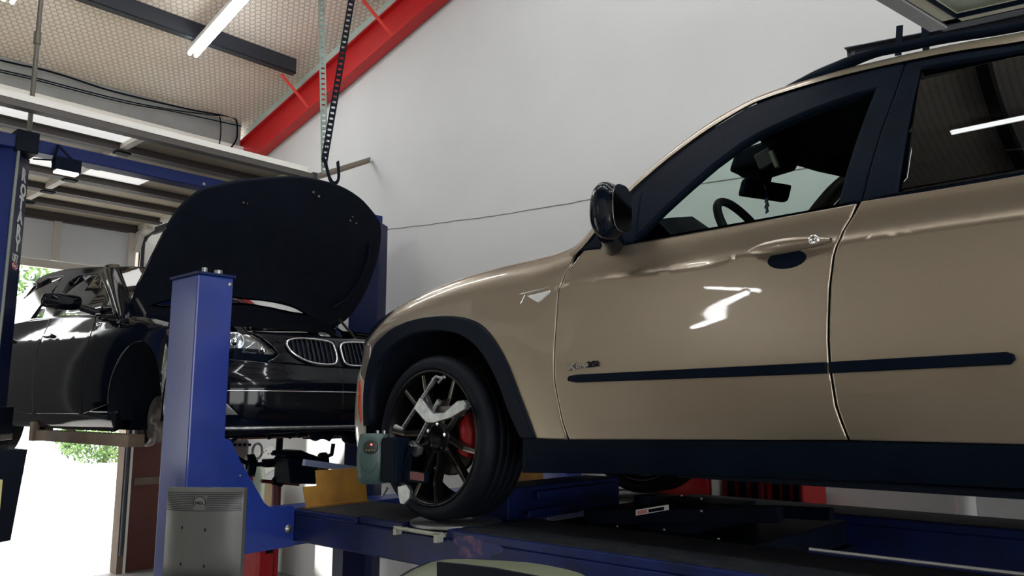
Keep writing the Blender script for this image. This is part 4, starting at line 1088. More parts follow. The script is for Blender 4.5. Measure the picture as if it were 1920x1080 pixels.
lg = MB(); lg.prism([o+rB*.065*math.cos(t)+zz*.027*math.sin(t) for t in [2*PI*k/24 for k in range(24)]], nB*.003); lgo = lg.build('oval_badge', m_red, colL, label='red oval badge')
lg = MB(); lg.tube([o+nB*.004+rB*.058*math.cos(t)+zz*.021*math.sin(t) for t in [2*PI*k/24 for k in range(24)]], .0016, 5, closed=True); lg.build('badge_rim', m_let, lgo)
text_mb('Rotary', o-rB*.045-zz*.008+nB*.004, rB, zz, .028, .001, 1.0).build('badge_lettering', m_let, lgo)
# carriage sleeve and cable cover lower on the left column
cc = ck+Vector((-s30, -c30, 0))*.16+Vector((-c30, s30, 0))*.13
dA, dB = Vector((-s30, -c30, 0)), Vector((-c30, s30, 0))
mb = MB(); mb.obox(cc+Vector((0, 0, 1.66)), dA*.20, dB*.17, zz*.11, .01); mb.obox(cc+Vector((0, 0, 1.28)), dA*.19, dB*.165, zz*.26, .02); mb.build('carriage', m_blk, lf2)
mb = MB(); mb.obox(cc+Vector((0, 0, 1.57)), dA*.205, dB*.175, zz*.02, .004); mb.build('carriage_band', m_steel, lf2)
mb = MB(); q = ck+dA*.12+Vector((.06, -.03, 0)); mb.obox(Vector((q.x, q.y, 1.69)), dA*.06, dB*.04, zz*.08, .01); mb.build('fluid_bottle', m_white, lf2, label='white plastic reservoir')
# overhead beam
a = Vector((-6.05, 1.50, 3.60)); b = Vector((-6.05, 4.62, 3.60))
bm_ = MB(); bm_.box((-6.12, 1.42, 3.50), (-5.98, 4.70, 3.59)); bm_.build('overhead_beam', m_col, lf2, bevel=.006)
mb = MB(); mb.obox(Vector((ck.x-.05, ck.y+.04, 3.555)), (.09, 0, 0), (0, .07, 0), (0, 0, .075), .01); mb.build('beam_bracket', m_clad, lf2)
mb = MB()
for y in (2.9, 3.25, 3.45, 3.6): mb.cyl((-5.98, y, 3.525), (-5.97, y, 3.525), .012)
mb.build('beam_bolts', m_steel, lf2)
# lift arms under the black car
m_rust = mat('rusty_beam', (.20, .145, .10), .7, noise=(8, (.12, .09, .07), .3, .7))
m_rust2 = mat('rust_orange', (.33, .15, .06), .7, noise=(8, (.2, .08, .04), .3, .7))
mb = MB(); mb.box((-6.72, 2.06, 1.525), (-5.02, 2.16, 1.60)); mb.bar((-6.68, 2.10, 1.60), (-6.68, 2.10, 1.69), .04, .04); mb.bar((-6.66, 2.10, 1.68), (-6.0, 2.1, 1.60), .012, .025); mb.box((-6.74, 2.04, 1.52), (-6.66, 2.18, 1.66)); mb.build('lift_arm', m_rust, lf2, bevel=.004)
mb = MB(); mb.box((-4.80, 2.62, 1.565), (-4.68, 3.75, 1.64)); mb.build('lift_arm', m_rust2, lf2, bevel=.004)
mb = MB(); mb.box((-6.05, 3.95, 1.50), (-5.9, 4.7, 1.60)); mb.bar((-6.0, 4.5, 1.55), (-4.9, 3.72, 1.55), .12, .09); mb.build('lift_arm', m_col, lf2)
mb = MB(); mb.bar(atX(570, 867, -4.05), atX(668, 880, -4.05), .03, .035); mb.build('arm_extension', mat('pale_blue_metal', (.22, .27, .42), .4, .2), lf2, label='pale blue-grey bar')
# cables on left column
cbm = MB(); pts = [Vector((ck.x+.02, ck.y-.005, 3.5)), ck+Vector((.02, -.01, 3.0)), ck+Vector((.012, -.01, 2.3)), ck+Vector((.03, -.03, 1.72)), ck+Vector((.03, -.06, 1.6))]
cbm.tube(cat(pts, 5), .010, 8); cbm.build('column_hose', mat('hose_grey', (.20, .23, .20), .5), lf2)
# floodlight hanging below the beam
fl = thing('work_light', 'small black work light hanging under the blue overhead beam, left', 'work light', (-6.0, 1.9, 3.4))
c = atX(125, 311, -5.9)
mb = MB(); mb.obox(c, (.04, 0, 0), (0, .085, -.0), (0, 0, .045), .008); mb.bar(c+Vector((0, -.09, .0)), c+Vector((-.02, -.06, .14)), .012, .012); mb.bar(c+Vector((0, .09, .0)), c+Vector((-.02, -.06, .14)), .012, .012); mb.build('lamp_body', m_blk, fl)
MB().obox(c+Vector((.0, 0, -.052)), (.035, 0, 0), (0, .07, 0), (0, 0, .008)).build('lamp_face', mat('lamp_lit', (1, 1, 1), .5, emit=(1, .98, .92), estr=3), fl)
MB().tube([c+Vector((0, -.09, .02)), atX(62, 298, -6.0)], .006, 6).build('lamp_cord', m_clad, fl)
# ================================================================== building
m_wall = mat('white_wall', (.64, .65, .655), .85, noise=(1.2, (.60, .61, .615), .3, .7), bump=.05, bscale=8)
m_teal = mat('pale_teal', (.55, .68, .64), .8)
m_floor = mat('concrete', (.25, .245, .235), .55, noise=(2.5, (.17, .168, .165), .3, .7))
m_ground = mat('pavement', (.75, .74, .71), .9, noise=(3, (.65, .64, .62), .3, .7))
m_head = mat('header_grey', (.34, .36, .36), .6, noise=(3, (.27, .28, .28), .3, .7))
m_pale = mat('pale_board', (.86, .85, .80), .6)
m_purl = mat('purlin_grey', (.035, .042, .055), .45, .3)
m_beamred = mat('rafter_red', (.56, .014, .016), .42, noise=(1.5, (.48, .010, .014), .3, .7))
m_brownrib = mat('door_rib_brown', (.075, .062, .06), .55)
m_dpan = mat('door_panel_beige', (.56, .50, .38), .6, noise=(2, (.40, .33, .24), .3, .75))  # beige carries the floor's bounce light in the panel colour
m_dwhite = mat('door_panel_white', (.80, .82, .84), .6)
m_stile = mat('door_stile', (.74, .70, .62), .5)
m_wood = mat('red_brown_wood', (.10, .025, .018), .6, noise=(4, (.075, .018, .014), .3, .7))
m_wood2 = mat('jamb_wood', (.16, .115, .085), .7, noise=(6, (.12, .09, .07), .3, .7))
SL = .258; XW = -9.2; YW = 5.0
XR = -.6
def roofz(x): return 5.36+SL*(min(x, XR)-XW)-SL*max(0, x-XR)
# insulation blanket under chicken wire, hexagon pattern in the material
def hexmat():
    m = bpy.data.materials.new('wired_insulation'); m.use_nodes = True; nt = m.node_tree; N = nt.nodes; L = nt.links
    b = N['Principled BSDF']; b.inputs['Roughness'].default_value = .75
    tc = N.new('ShaderNodeTexCoord'); sp = N.new('ShaderNodeSeparateXYZ'); L.new(tc.outputs['Object'], sp.inputs[0])
    def M_(op, a, b_=None, c_=None):
        n = N.new('ShaderNodeMath'); n.operation = op
        for i, v in enumerate((a, b_, c_)):
            if v is None: continue
            if isinstance(v, (int, float)): n.inputs[i].default_value = v
            else: L.new(v, n.inputs[i])
        return n.outputs[0]
    S = .062
    x = M_('MULTIPLY', sp.outputs['Y'], 1/S); y = M_('MULTIPLY', sp.outputs['X'], 1/S)
    r3 = math.sqrt(3)
    def md(v, k, off): return M_('SUBTRACT', M_('FLOORED_MODULO', M_('ADD', v, off), k), k/2)
    ax, ay = md(x, 1, 0.), md(y, r3, 0.)
    bx, by = md(x, 1, .5), md(y, r3, r3/2)
    la = M_('ADD', M_('MULTIPLY', ax, ax), M_('MULTIPLY', ay, ay)); lb = M_('ADD', M_('MULTIPLY', bx, bx), M_('MULTIPLY', by, by))
    s = M_('LESS_THAN', la, lb)
    gx = M_('ADD', M_('MULTIPLY', M_('ABSOLUTE', ax), s), M_('MULTIPLY', M_('ABSOLUTE', bx), M_('SUBTRACT', 1, s)))
    gy = M_('ADD', M_('MULTIPLY', M_('ABSOLUTE', ay), s), M_('MULTIPLY', M_('ABSOLUTE', by), M_('SUBTRACT', 1, s)))
    d = M_('MAXIMUM', gx, M_('ADD', M_('MULTIPLY', gx, .5), M_('MULTIPLY', gy, .8660254)))   # .5 at the wire
    wire = N.new('ShaderNodeMapRange'); wire.inputs[1].default_value = .34; wire.inputs[2].default_value = .52; L.new(d, wire.inputs[0])
    no = N.new('ShaderNodeTexNoise'); no.inputs['Scale'].default_value = 1.1; L.new(tc.outputs['Object'], no.inputs['Vector'])
    rp = N.new('ShaderNodeValToRGB'); rp.color_ramp.elements[0].position = .35; rp.color_ramp.elements[1].position = .65
    rp.color_ramp.elements[0].color = (.84, .76, .66, 1); rp.color_ramp.elements[1].color = (.92, .87, .79, 1); L.new(no.outputs['Fac'], rp.inputs[0])
    mx = N.new('ShaderNodeMix'); mx.data_type = 'RGBA'; L.new(wire.outputs[0], mx.inputs[0]); L.new(rp.outputs[0], mx.inputs[6]); mx.inputs[7].default_value = (.56, .47, .39, 1)
    L.new(mx.outputs[2], b.inputs['Base Color'])
    bp = N.new('ShaderNodeBump'); bp.inputs['Strength'].default_value = .6; bp.inputs['Distance'].default_value = .012; bp.invert = True
    # long sags of the blanket
    wv = N.new('ShaderNodeTexNoise'); wv.inputs['Scale'].default_value = 1.0
    mp = N.new('ShaderNodeMapping'); mp.inputs['Scale'].default_value = (.25, 4, 1); L.new(tc.outputs['Object'], mp.inputs[0]); L.new(mp.outputs[0], wv.inputs['Vector'])
    ad = M_('ADD', wire.outputs[0], M_('MULTIPLY', wv.outputs['Fac'], 3.))
    L.new(ad, bp.inputs['Height']); L.new(bp.outputs[0], b.inputs['Normal'])
    return m
m_ins = hexmat()
def st(o, k='structure'): o['kind'] = k; return o
XE, YS = 7.5, -6.5
st(MB().box((XW-.1, YS, -.1), (XE, YW+.1, 0)).build('floor', m_floor))
st(MB().box((XW-.3, YW, 0), (XE, YW+.12, 10)).build('wall_back', m_wall))
st(MB().box((XW, YS-.12, 0), (XE, YS, 10)).build('wall_near', mat('near_wall_paint', (.55, .50, .43), .85)))
# roof: pitched insulation
rg_ = MB(); nx = 40
rg_.add([(XW-.35, YS, roofz(XW-.35)), (XW-.35, YW, roofz(XW-.35)), (XR, YW, roofz(XR)), (XR, YS, roofz(XR)), (XE, YW, roofz(XE)), (XE, YS, roofz(XE))], [(0, 1, 2, 3), (3, 2, 4, 5)])
o = st(rg_.build('ceiling', m_ins)); md = o.modifiers.new('S', 'SOLIDIFY'); md.thickness = .05; md.offset = 1
# front wall (street side) round the big opening
mb = MB(); mb.box((XW-.12, YS, 3.78), (XW, YW, 5.04)); mb.box((XW-.12, 4.35, 0), (XW, YW, 3.78)); mb.box((XW-.12, 3.80, 3.3), (XW, 4.35, 3.78))

st(mb.build('wall_front', m_pale))
st(MB().box((XW-.10, 3.84, 0), (XW-.02, 4.35, 3.30)).build('door_2', m_wood))
o = bpy.data.objects['door_2']
MB().box((XW-.02, 3.9, 1.55), (XW+.02, 4.5, 1.62)).build('door_rail', m_stile, o)
MB().box((XW-.02, 3.88, .92), (XW-.01, 4.33, 1.0)).build('door_rail', m_wood2, o)
st(MB().box((XW-.14, 3.735, 0), (XW+.03, 3.80, 3.76)).build('trim_1', m_wood2))
st(MB().box((XW-.0, 3.80, 0), (XW+.04, 3.825, 3.4)).build('trim_2', mat('white_trim', (.85, .85, .84), .5)))
# rear wall far behind the camera, with its own two open bays
mb = MB(); mb.box((XE, YS, 3.9), (XE+.12, YW, 10)); mb.box((XE, 4.2, 0), (XE+.12, YW, 3.9)); mb.box((XE, -1.2, 0), (XE+.12, -.4, 3.9)); mb.box((XE, YS, 0), (XE+.12, -5.6, 3.9))
st(mb.build('wall_rear', m_wall))
wl_ = MB(); wl_.box((XW-.12, -1.1, 0), (XW, .95, 3.78)); wl_.box((XW-.12, YS, 0), (XW, -4.4, 3.78)); wl_.box((XW-.12, -4.4, 3.1), (XW, -1.1, 3.78)); st(wl_.build('wall_left', mat('dark_unseen_wall', (.05, .052, .055), .6)))  # unseen wall coloured dark so the black car's flank reflects dark
# header beam over the opening
hd_ = thing('header_beam', 'grey painted eaves beam with loose black cables, above the open overhead door on the left', 'beam', (XW+.1, 0, 5.03))
mb = MB(); mb.box((XW+.0, YS, 5.04), (XW+.10, 4.86, 5.33)); mb.box((XW+.0, YS, 5.03), (XW+.10, 4.86, 5.045)); mb.build('beam_web', m_head, hd_)
MB().box((XW+.0, YS, 4.91), (XW+.15, 4.88, 5.025)).build('beam_board', m_pale, hd_)
MB().box((XW-.05, YS, 5.33), (XW+.08, 4.86, 5.345)).build('beam_cap', m_teal, hd_)
# black cables along the header: one thing each
random.seed(11)
def hx(px, py, d=.14): return atX(px, py, XW+d)
for k, pts in enumerate([[(0, 113), (40, 122), (78, 130), (130, 145), (200, 168), (280, 188), (360, 206), (410, 215), (440, 222), (445, 240), (443, 262), (432, 278)],
                         [(0, 131), (70, 147), (150, 168), (240, 190), (330, 207), (400, 216), (412, 220), (414, 250), (410, 276)],
                         [(0, 135), (70, 151), (150, 172), (240, 194), (330, 210), (440, 234), (452, 236)]]):
    mb = MB(); mb.tube(cat([hx(a, b, .17+.025*k) for a, b in pts], 4), .010 if k == 0 else .007, 6)
    tag(mb.build('cable', m_blk), ['thick black cable sagging off the top of the grey eaves beam', 'black cable along the middle of the grey eaves beam, dropping down at its right end', 'lowest black cable along the grey eaves beam, running on to the red rafter'][k], 'cable')
# red rafter (I-section) on the white wall
def raf(x, z0, z1, y0, y1, mb):
    pass
def rz(x, d): return 4.715+d+SL*(x-XW)
rt_ = thing('roof_rafter', 'red painted steel rafter climbing along the white wall', 'rafter', (XW, 4.9, 4.7))
x0, x1 = XW+.02, XR
mb = MB()
mb.prism([(x0, 4.90, rz(x0, .02)), (x1, 4.90, rz(x1, .02)), (x1, 4.90, rz(x1, .345)), (x0, 4.90, rz(x0, .345))], (0, .012, 0)); web = mb.build('web', m_beamred, rt_)
for nm, d in (('lower_flange', 0.), ('upper_flange', .345)):
    mb = MB(); mb.prism([(x0, 4.85, rz(x0, d)), (x1, 4.85, rz(x1, d)), (x1, 4.85, rz(x1, d+.018)), (x0, 4.85, rz(x0, d+.018))], (0, .13, 0)); mb.build(nm, m_beamred, rt_)
mb = MB(); mb.prism([(x0, 4.975, rz(x0, .365)), (x1, 4.975, rz(x1, .365)), (x1, 4.975, rz(x1, .64)), (x0, 4.975, rz(x0, .64))], (0, .02, 0)); st(mb.build('trim_4', m_teal))
# purlins
for i, xp in enumerate((-7.66, -6.05, -4.45, -2.85, -1.25, .35, 1.95, 3.55, 5.15)):
    zc = roofz(xp); mb = MB(); ye = 4.72
    mb.box((xp-.0, YS, zc-.22), (xp+.012, ye, zc+.0)); mb.box((xp-.075, YS, zc-.225), (xp+.012, ye, zc-.213)); mb.box((xp-.075, YS, zc-.213), (xp-.067, ye, zc-.19))
    lab = {0: 'dark grey roof purlin crossed by the lit fluorescent tube', 1: 'dark grey roof purlin whose end shows at the very top, beside the hanging angle struts'}.get(i, 'dark grey roof purlin beyond the top edge of the picture')
    tag(mb.build('roof_purlin', m_purl), lab, 'purlin', 'roof purlins')
# thin red braces from rafter to purlins
for (a, b), lab in ((((527, 139), (580, 203)), 'short red brace between the red rafter and the lower purlin'), (((680, 0), (740, 72)), 'short red brace on the red rafter near the top edge, right of the struts')):
    A = atY(*a, 4.55); B = atY(*b, 4.895); mb = MB(); mb.bar(A, B, .035, .012, (0, 1, 0)); tag(mb.build('rafter_brace', mat('brace_red', (.72, .05, .04), .45)), lab, 'brace', 'rafter braces')
# fluorescent fixtures
m_tube = mat('lit_tube', (1, 1, 1), .5, emit=(.96, .98, 1.0), estr=26)
m_fix = mat('fixture_white', (.75, .75, .74), .5)
def tubelight(a, b, lab, grp='fluorescent lights', power=17, wires=0):
    a, b = Vector(a), Vector(b); d = (b-a).normalized()
    t = thing('fluorescent_light', lab, 'light', tuple((a+b)/2), grp)
    side = d.cross(Vector((0, 0, 1))).normalized()
    mb = MB(); mb.bar(a+zz*.05, b+zz*.05, .11, .05); mb.build('fixture_body', m_fix, t)
    for s in (-1, 1):
        MB().tube([a+side*.035*s+zz*.005, b+side*.035*s+zz*.005], .019, 10).build('tube', m_tube, t)
    if wires:
        for p in (a.lerp(b, .1), a.lerp(b, .9)): MB().tube([p+zz*.07, Vector((p.x, p.y, roofz(p.x)))], .004, 6).build('hanging_wire', m_purl, t)
    la = bpy.data.lights.new('tube_light', 'AREA'); la.shape = 'RECTANGLE'; la.size = (b-a).length; la.size_y = .12; la.energy = power; la.color = (.95, .98, 1.0)
    lo = bpy.data.objects.new('tube_light', la); C.objects.link(lo)
    up = side.cross(d); 
    if up.z > 0: up = -up
    R_ = Matrix((d, (-up).cross(d), -up)).transposed()
    lo.matrix_world = Matrix.Translation((a+b)/2-zz*.03) @ R_.to_4x4()
pco, pno = (XW, 0, roofz(XW)-.30), Vector((-SL, 0, 1))
A = atP(361, 104, pco, pno); B = atP(461, -8, pco, pno)
dv = Vector((1, 0, SL)).normalized()
tubelight(A, B, 'lit fluorescent tube near the top left, crossing the lower purlin')
A2 = atP(14, 3, pco, pno); tubelight(A2, A2+dv*2.2, 'end of a lit fluorescent tube in the top left corner')
for x, y in ((-4.6, 3.1), (-1.6, 3.1), (1.4, 3.1), (-4.6, .9), (-1.6, .9), (1.4, .9), (-4.6, -1.6), (-1.6, -1.6), (1.4, -1.6), (-1.6, -4.2), (1.4, -4.2), (4.4, .9), (4.4, -1.6)):
    z = roofz(x)-.30; tubelight((x, y, z), Vector((x+2.3, y, roofz(x+2.3)-.30)), 'lit fluorescent tube light under the roof, outside the frame')
tubelight((-6.0, -5.6, 4.98), (-5.1, -5.6, 4.74), 'fluorescent tube light added low by the near side wall, outside the frame', power=10, wires=1)  # unseen low pair added and tilted so the door reflects a V
tubelight((-6.0, -5.25, 4.30), (-5.1, -5.25, 4.62), 'lower fluorescent tube light added by the near side wall, outside the frame', power=10, wires=1)
# ------------------------------------------------------------------ open overhead door
dr = bpy.data.objects.new('door_1', None); C.objects.link(dr); dr.location = (-7.5, 2.0, 3.75); dr['kind'] = 'structure'; dr['label'] = 'open sectional overhead door lying flat under the roof'
YL, YR_ = .95, 3.70; n = 6; X0, X1 = -5.79, -9.12; dx = (X1-X0)/n
m_frost = mat('frosted_glow_pane', (.85, .85, .84), .5, emit=(1, .99, .95), estr=.9)  # emission painted in for light shining through the panes
for i in range(n):
    xa, xb = X0+dx*i, X0+dx*(i+1)
    pn_ = MB(); pn_.box((xa, YL, 3.80), (xb, YR_, 3.815)); pnl = pn_.build('door_section', m_dpan, dr)
    mb = MB()
    for x in (xa-.012, xb+.05):
        mb.box((x, YL, 3.745), (x-.055, YR_, 3.80)); 
    mb.build('section_rib', m_brownrib, pnl)
    mb = MB()
    for y in (1.02, 2.36, 3.66): mb.box((xa-.06, y, 3.755), (xb+.06, y+.055, 3.80))
    mb.build('section_stile', m_stile, pnl)
    mb = MB()
    for y in (1.05, 2.38): mb.box((xb+.03, y-.03, 3.735), (xb-.05, y+.08, 3.75))
    mb.build('section_hinge', m_blk, pnl)
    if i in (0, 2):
        MB().box((xa-.07, YL, 3.792), (xb+.10, 2.45 if i == 0 else 2.95, 3.799)).build('frosted_pane', m_frost, pnl, label='frosted pane with light from behind painted as glow')
# lower edge rail nearest the camera
MB().box((X0+.05, YL, 3.745), (X0+.075, YR_-.02, 3.79)).build('edge_strip', m_pale, dr)
MB().box((X0-.01, YL, 3.70), (X0+.07, YR_+.04, 3.745)).build('bottom_rail', mat('rail_brown', (.10, .09, .085), .5, .4), dr)
# curved section and the one still hanging upright
mb = MB(); mb.box((XW+.02, YL, 3.30), (XW+.035, YR_, 3.72)); up_ = mb.build('upright_section', m_dwhite, dr)
mb = MB()
for y in (1.7, 2.83, 3.60): mb.box((XW+.035, y, 3.30), (XW+.08, y+.07, 3.72))
mb.build('section_stile', m_stile, up_)
mb = MB(); mb.box((XW+.02, YL, 3.21), (XW+.09, YR_, 3.29)); mb.build('section_sill', m_stile, up_)
mb = MB(); mb.box((XW+.02, YL, 3.72), (XW+.10, YR_, 3.76)); mb.build('section_rib', m_brownrib, up_)
# tracks
def angle(mb, a, b, w, t, n1, n2):
    a, b, n1, n2 = Vector(a), Vector(b), Vector(n1), Vector(n2)
    for u, v in ((n1, n2), (n2, n1)):
        mb.obox((a+b)/2+u*w/2, (b-a)/2, u*w/2, v*t/2)
trk = thing('door_track', 'steel track along the right edge of the open overhead door at left', 'door track', (-7.5, 3.76, 3.7))
mb = MB(); mb.box((-8.9, 3.74, 3.69), (-5.72, 3.78, 3.76)); mb.tube(cat([(-8.9, 3.76, 3.72), (-9.08, 3.76, 3.66), (-9.14, 3.76, 3.45), (-9.14, 3.76, 2.0), (-9.14, 3.76, .2)], 5), .022, 8); mb.build('rail', m_purl, trk)
mb = MB(); mb.obox((-8.95, 3.70, 3.72), (.14, 0, .02), (0, .05, 0), (0, 0, .02)); mb.obox((-9.05, 3.68, 3.60), (.05, 0, .08), (0, .03, 0), (-.01, 0, .02)); mb.build('track_bracket', m_stile, trk); MB().obox((-5.78, 3.74, 3.66), (.05, 0, 0), (0, .03, 0), (0, 0, .03)).build('track_bracket', m_purl, trk)
# perforated hanger struts and hook
m_perf = mat('galvanised', (.20, .26, .23), .45, .6)
def perf(name, a, b, lab, w=.042, dark=False, flip=1):
    a, b = Vector(a), Vector(b); d = (b-a); L = d.length; d.normalize()
    v1 = Vector((0, 0, CZ))-a; v1 = (v1-d*v1.dot(d)).normalized(); r_ = d.cross(v1).normalized()*flip
    mb = MB(); k = int(L/.05); wv = w
    # flange with a row of slots: rungs and two rails
    rl = r_; 
    for off in (0, wv-.012): mb.obox((a+b)/2+rl*(off+.006), d*L/2, rl*.0065, v1*.0015)
    for i in range(k+1):
        mb.obox(a+d*(L*i/k)+rl*wv/2, d*.016, rl*(wv/2-.006), v1*.0015)
    mb.obox((a+b)/2-v1*wv/2-rl*.001, d*L/2, rl*.0015, v1*wv/2)
    o = mb.build(name, m_clad if dark else m_perf); tag(o, lab, 'hanger strut', None); return o
bot = atY(603, 322, 3.9); topA = atY(594, -3, 3.9)
tA = Vector((bot.x-.0, 3.9, roofz(bot.x)-.05))
p1 = atY(597, 0, 3.9)
perf('hanger_strut', bot, bot+(p1-bot)*1.12, 'upright grey perforated hanger strut, left leg of the V beside the red rafter', .055)
p2 = atY(665, 0, 4.0); b2 = atY(614, 302, 3.9); perf('hanger_strut', b2, b2+(p2-b2)*1.12, 'slanting dark perforated hanger strut, right leg of the V in front of the red rafter', .055, True, -1)
hk = thing('cable_hook', 'black J-shaped steel hook at the foot of the hanger struts above the black bonnet', 'hook', (-5.7, 3.9, 3.7))
pts = [(606, 296), (612, 312), (618, 334), (626, 344), (634, 338), (635, 322), (633, 303)]
cp = cat([atY(a, b, 3.88) for a, b in pts], 5); mb = MB()
for i in range(len(cp)-1): mb.bar(cp[i], cp[i+1]+(cp[i+1]-cp[i])*.15, .035, .006, (0, 1, .0) )
mb.build('hook_strap', m_blk, hk)
A, B = atY(585, 338, 3.9), atY(694, 303, 4.99)
br = MB(); angle(br, A, B, .05, .004, (0, 0, 1), (B-A).normalized().cross(zz)); tag(br.build('angle_bar', mat('angle_bar_metal', (.26, .22, .17), .4, .6)), 'short steel angle bar running from the hanger struts towards the white wall', 'bar')
# conduit rod at far left
rd_ = MB(); rd_.tube([(-6.0, 1.652, 3.62), (-6.0, 1.649, 4.55), (-6.0, 1.648, roofz(-6.0))], .016, 10); rd_.cyl((-6.0, 1.649, 4.27), (-6.0, 1.649, 4.36), .024)
tag(rd_.build('conduit', mat('conduit_grey', (.13, .13, .11), .5, .5)), 'thin vertical conduit from the roof to the left lift column', 'conduit')
# right overhead door over the SUV
d3 = bpy.data.objects.new('door_3', None); C.objects.link(d3); d3.location = (.5, 3.0, 3.9); d3['kind'] = 'structure'; d3['label'] = 'corner of a second open overhead door at the top right'
m_cream = mat('cream_frame', (.50, .48, .36), .5)
zA = 3.75; ca, cb2, cd = atZ(1775, 46, zA), atZ(1920, 14, zA), atZ(1697, -2, zA)
ex = (cb2-ca).normalized(); ey = (cd-ca).normalized()
def D3(a, b, z): return ca+ex*a+ey*b+zz*z
def quadbox(mb, a0, a1, b0, b1, z0, z1):
    mb.prism([D3(a0, b0, z0), D3(a1, b0, z0), D3(a1, b1, z0), D3(a0, b1, z0)], (0, 0, z1-z0))
mb = MB(); quadbox(mb, .0, 3.4, .0, .055, 0, .05); quadbox(mb, .0, .07, 0, 1.9, 0, .05); quadbox(mb, 3.33, 3.4, 0, 1.9, 0, .05); quadbox(mb, 1.6, 1.66, 0, 1.9, 0, .05); quadbox(mb, 0, 3.4, 1.85, 1.9, 0, .05); mb.build('door_frame', m_cream, d3)
mb = MB(); quadbox(mb, .07, 3.33, .055, .065, -.004, .02); quadbox(mb, .065, .075, .055, 1.85, -.004, .02); mb.build('frame_bead', m_blk, d3)
mb = MB(); quadbox(mb, .05, 3.35, .04, 1.87, .03, .045); mb.build('door_section', mat('pale_green_panel', (.50, .55, .42), .5, noise=(2.2, (.25, .30, .24), .35, .6)), d3)
mb = MB(); quadbox(mb, -.09, -.01, -.03, 1.95, -.01, .09); mb.build('edge_channel', m_head, d3)
mb = MB(); quadbox(mb, -.05, 3.4, -.09, -.015, .0, .07); mb.build('edge_track', m_purl, d3)
# angle iron rail and straps behind the SUV's roof rail
rl_ = thing('ceiling_rail', 'dark steel angle rail with bolt holes hanging behind the roof rail of the champagne SUV', 'rail', (-1.2, 4.6, 3.7))
A, B = atY(1588, 95, 4.6), atY(1760, 62, 4.66)
mb = MB(); d_ = (B-A); angle(mb, A, A+d_*3, .048, .005, (0, 0, -1), (0, -1, 0)); mb.build('angle_rail', m_purl, rl_)
mb = MB(); mb.lathe(A+Vector((.035, -.006, -.026)), (0, -1, 0), [(.005, 0), (.008, .002), (.010, 0)], 14); mb.build('bolt_hole', m_steel, rl_)
for px, y0 in ((1684, 48), (1737, 42)):
    P_ = atY(px, 104, 4.58); T_ = atY(px+3, y0, 4.58)
    s_ = MB(); s_.bar(P_, Vector((T_.x, T_.y, T_.z)) if px < 1700 else Vector((T_.x, T_.y, T_.z+.6)), .035, .006, (0, 1, 0)); s_.build('rail_strap', m_blk, rl_)
# crack line (horizontal joint) across the white wall
cr = MB(); A, B = atY(700, 433, YW-.002), atY(1140, 369, YW-.002); pts = [A.lerp(B, t/40)+Vector((0, 0, random.uniform(-.004, .004)-.02*math.sin(PI*t/40))) for t in range(41)]
pts = [pts[0]+(pts[0]-pts[-1])*.4]+pts+[pts[-1]+(pts[-1]-pts[0])*1.5]
cr.tube(pts, .0035, 5); st(cr.build('trim_3', mat('joint_dark', (.25, .24, .23), .8)))
# electrical things and junk
# ------------------------------------------------------------------ outside
mb = MB(); mb.box((-60, -40, -.14), (XW-.1, 50, -.02)); st(mb.build('floor_outside', m_ground)); 
tag(MB().box((-25.6, 2, -.02), (-25.1, 30, .16)).build('kerb', mat('kerb_grey', (.42, .42, .42), .9)), 'pale concrete kerb outside in front of the hedge', 'kerb')
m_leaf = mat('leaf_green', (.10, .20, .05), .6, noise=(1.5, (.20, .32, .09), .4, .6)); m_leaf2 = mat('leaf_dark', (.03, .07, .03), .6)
def bush(name, c, rx, ry, rz_, cnt, sz, lab, catg, seed):
    random.seed(seed); t = thing(name, lab, catg, (c[0], c[1], 0))
    for nm, mt, k in (('leaves', m_leaf, cnt), ('dark_leaves', m_leaf2, cnt//3)):  # darker leaves scattered at random among the others
        mb = MB()
        for i in range(k):
            a, b, r = random.uniform(0, 2*PI), random.uniform(-1, 1), random.uniform(.3, 1)**.5
            s = math.sqrt(1-b*b); p = Vector(c)+Vector((rx*r*s*math.cos(a), ry*r*s*math.sin(a), rz_*r*b))
            u = Vector((random.gauss(0, 1), random.gauss(0, 1), random.gauss(0, 1))).normalized(); v = u.orthogonal().normalized(); q = sz*random.uniform(.6, 1.3)
            mb.add([p-u*q, p+v*q*.4, p+u*q, p-v*q*.4], [(0, 1, 2, 3)])
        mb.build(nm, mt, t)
    mb = MB(); mb.tube([(c[0], c[1], 0), (c[0], c[1], c[2])], .08, 6); mb.build('stem', m_wood2, t)
bush('hedge_bush', (-27.5, 10.6, .85), .9, 1.6, .85, 2600, .075, 'leafy green bush outside beyond the street opening, under the black saloon', 'bush', 5)
bush('hedge_bush', (-27.5, 13.4, .9), .9, 1.1, .9, 2000, .075, 'green bush outside just left of the wooden door jamb', 'bush', 6)
bush('street_tree', (-30, 7.8, 6.6), 3.0, 4.5, 3.6, 5000, .15, 'tree outside glimpsed above the roof of the black saloon', 'tree', 8)
tag(MB().box((-19, -2.6, 0), (-12.6, 2.9, 3.7)).build('added_dark_block', mat('block_dark', (.02, .018, .019), .8)), 'dark block added out of view, left of the frame, for paint to reflect', 'reflection block')  # unseen block added so the black car's paint reflects dark
bush('street_tree', (-13.5, -6.5, 2.4), 1.2, 3.0, 2.2, 2600, .14, 'leafy shrub beside the added dark block, hidden left of the frame', 'shrub', 21)
lf_ = thing('added_loft', 'brown loft deck added above and behind the camera to darken reflections', 'platform', (-.5, -1.2, 5.0))  # unseen deck added so the upper door band reflects dark brown
MB().box((-4.2, -3.2, 5.0), (3.2, .55, 5.12)).build('deck', mat('added_loft_brown', (.075, .05, .035), .7, noise=(2, (.05, .034, .024), .3, .7)), lf_)
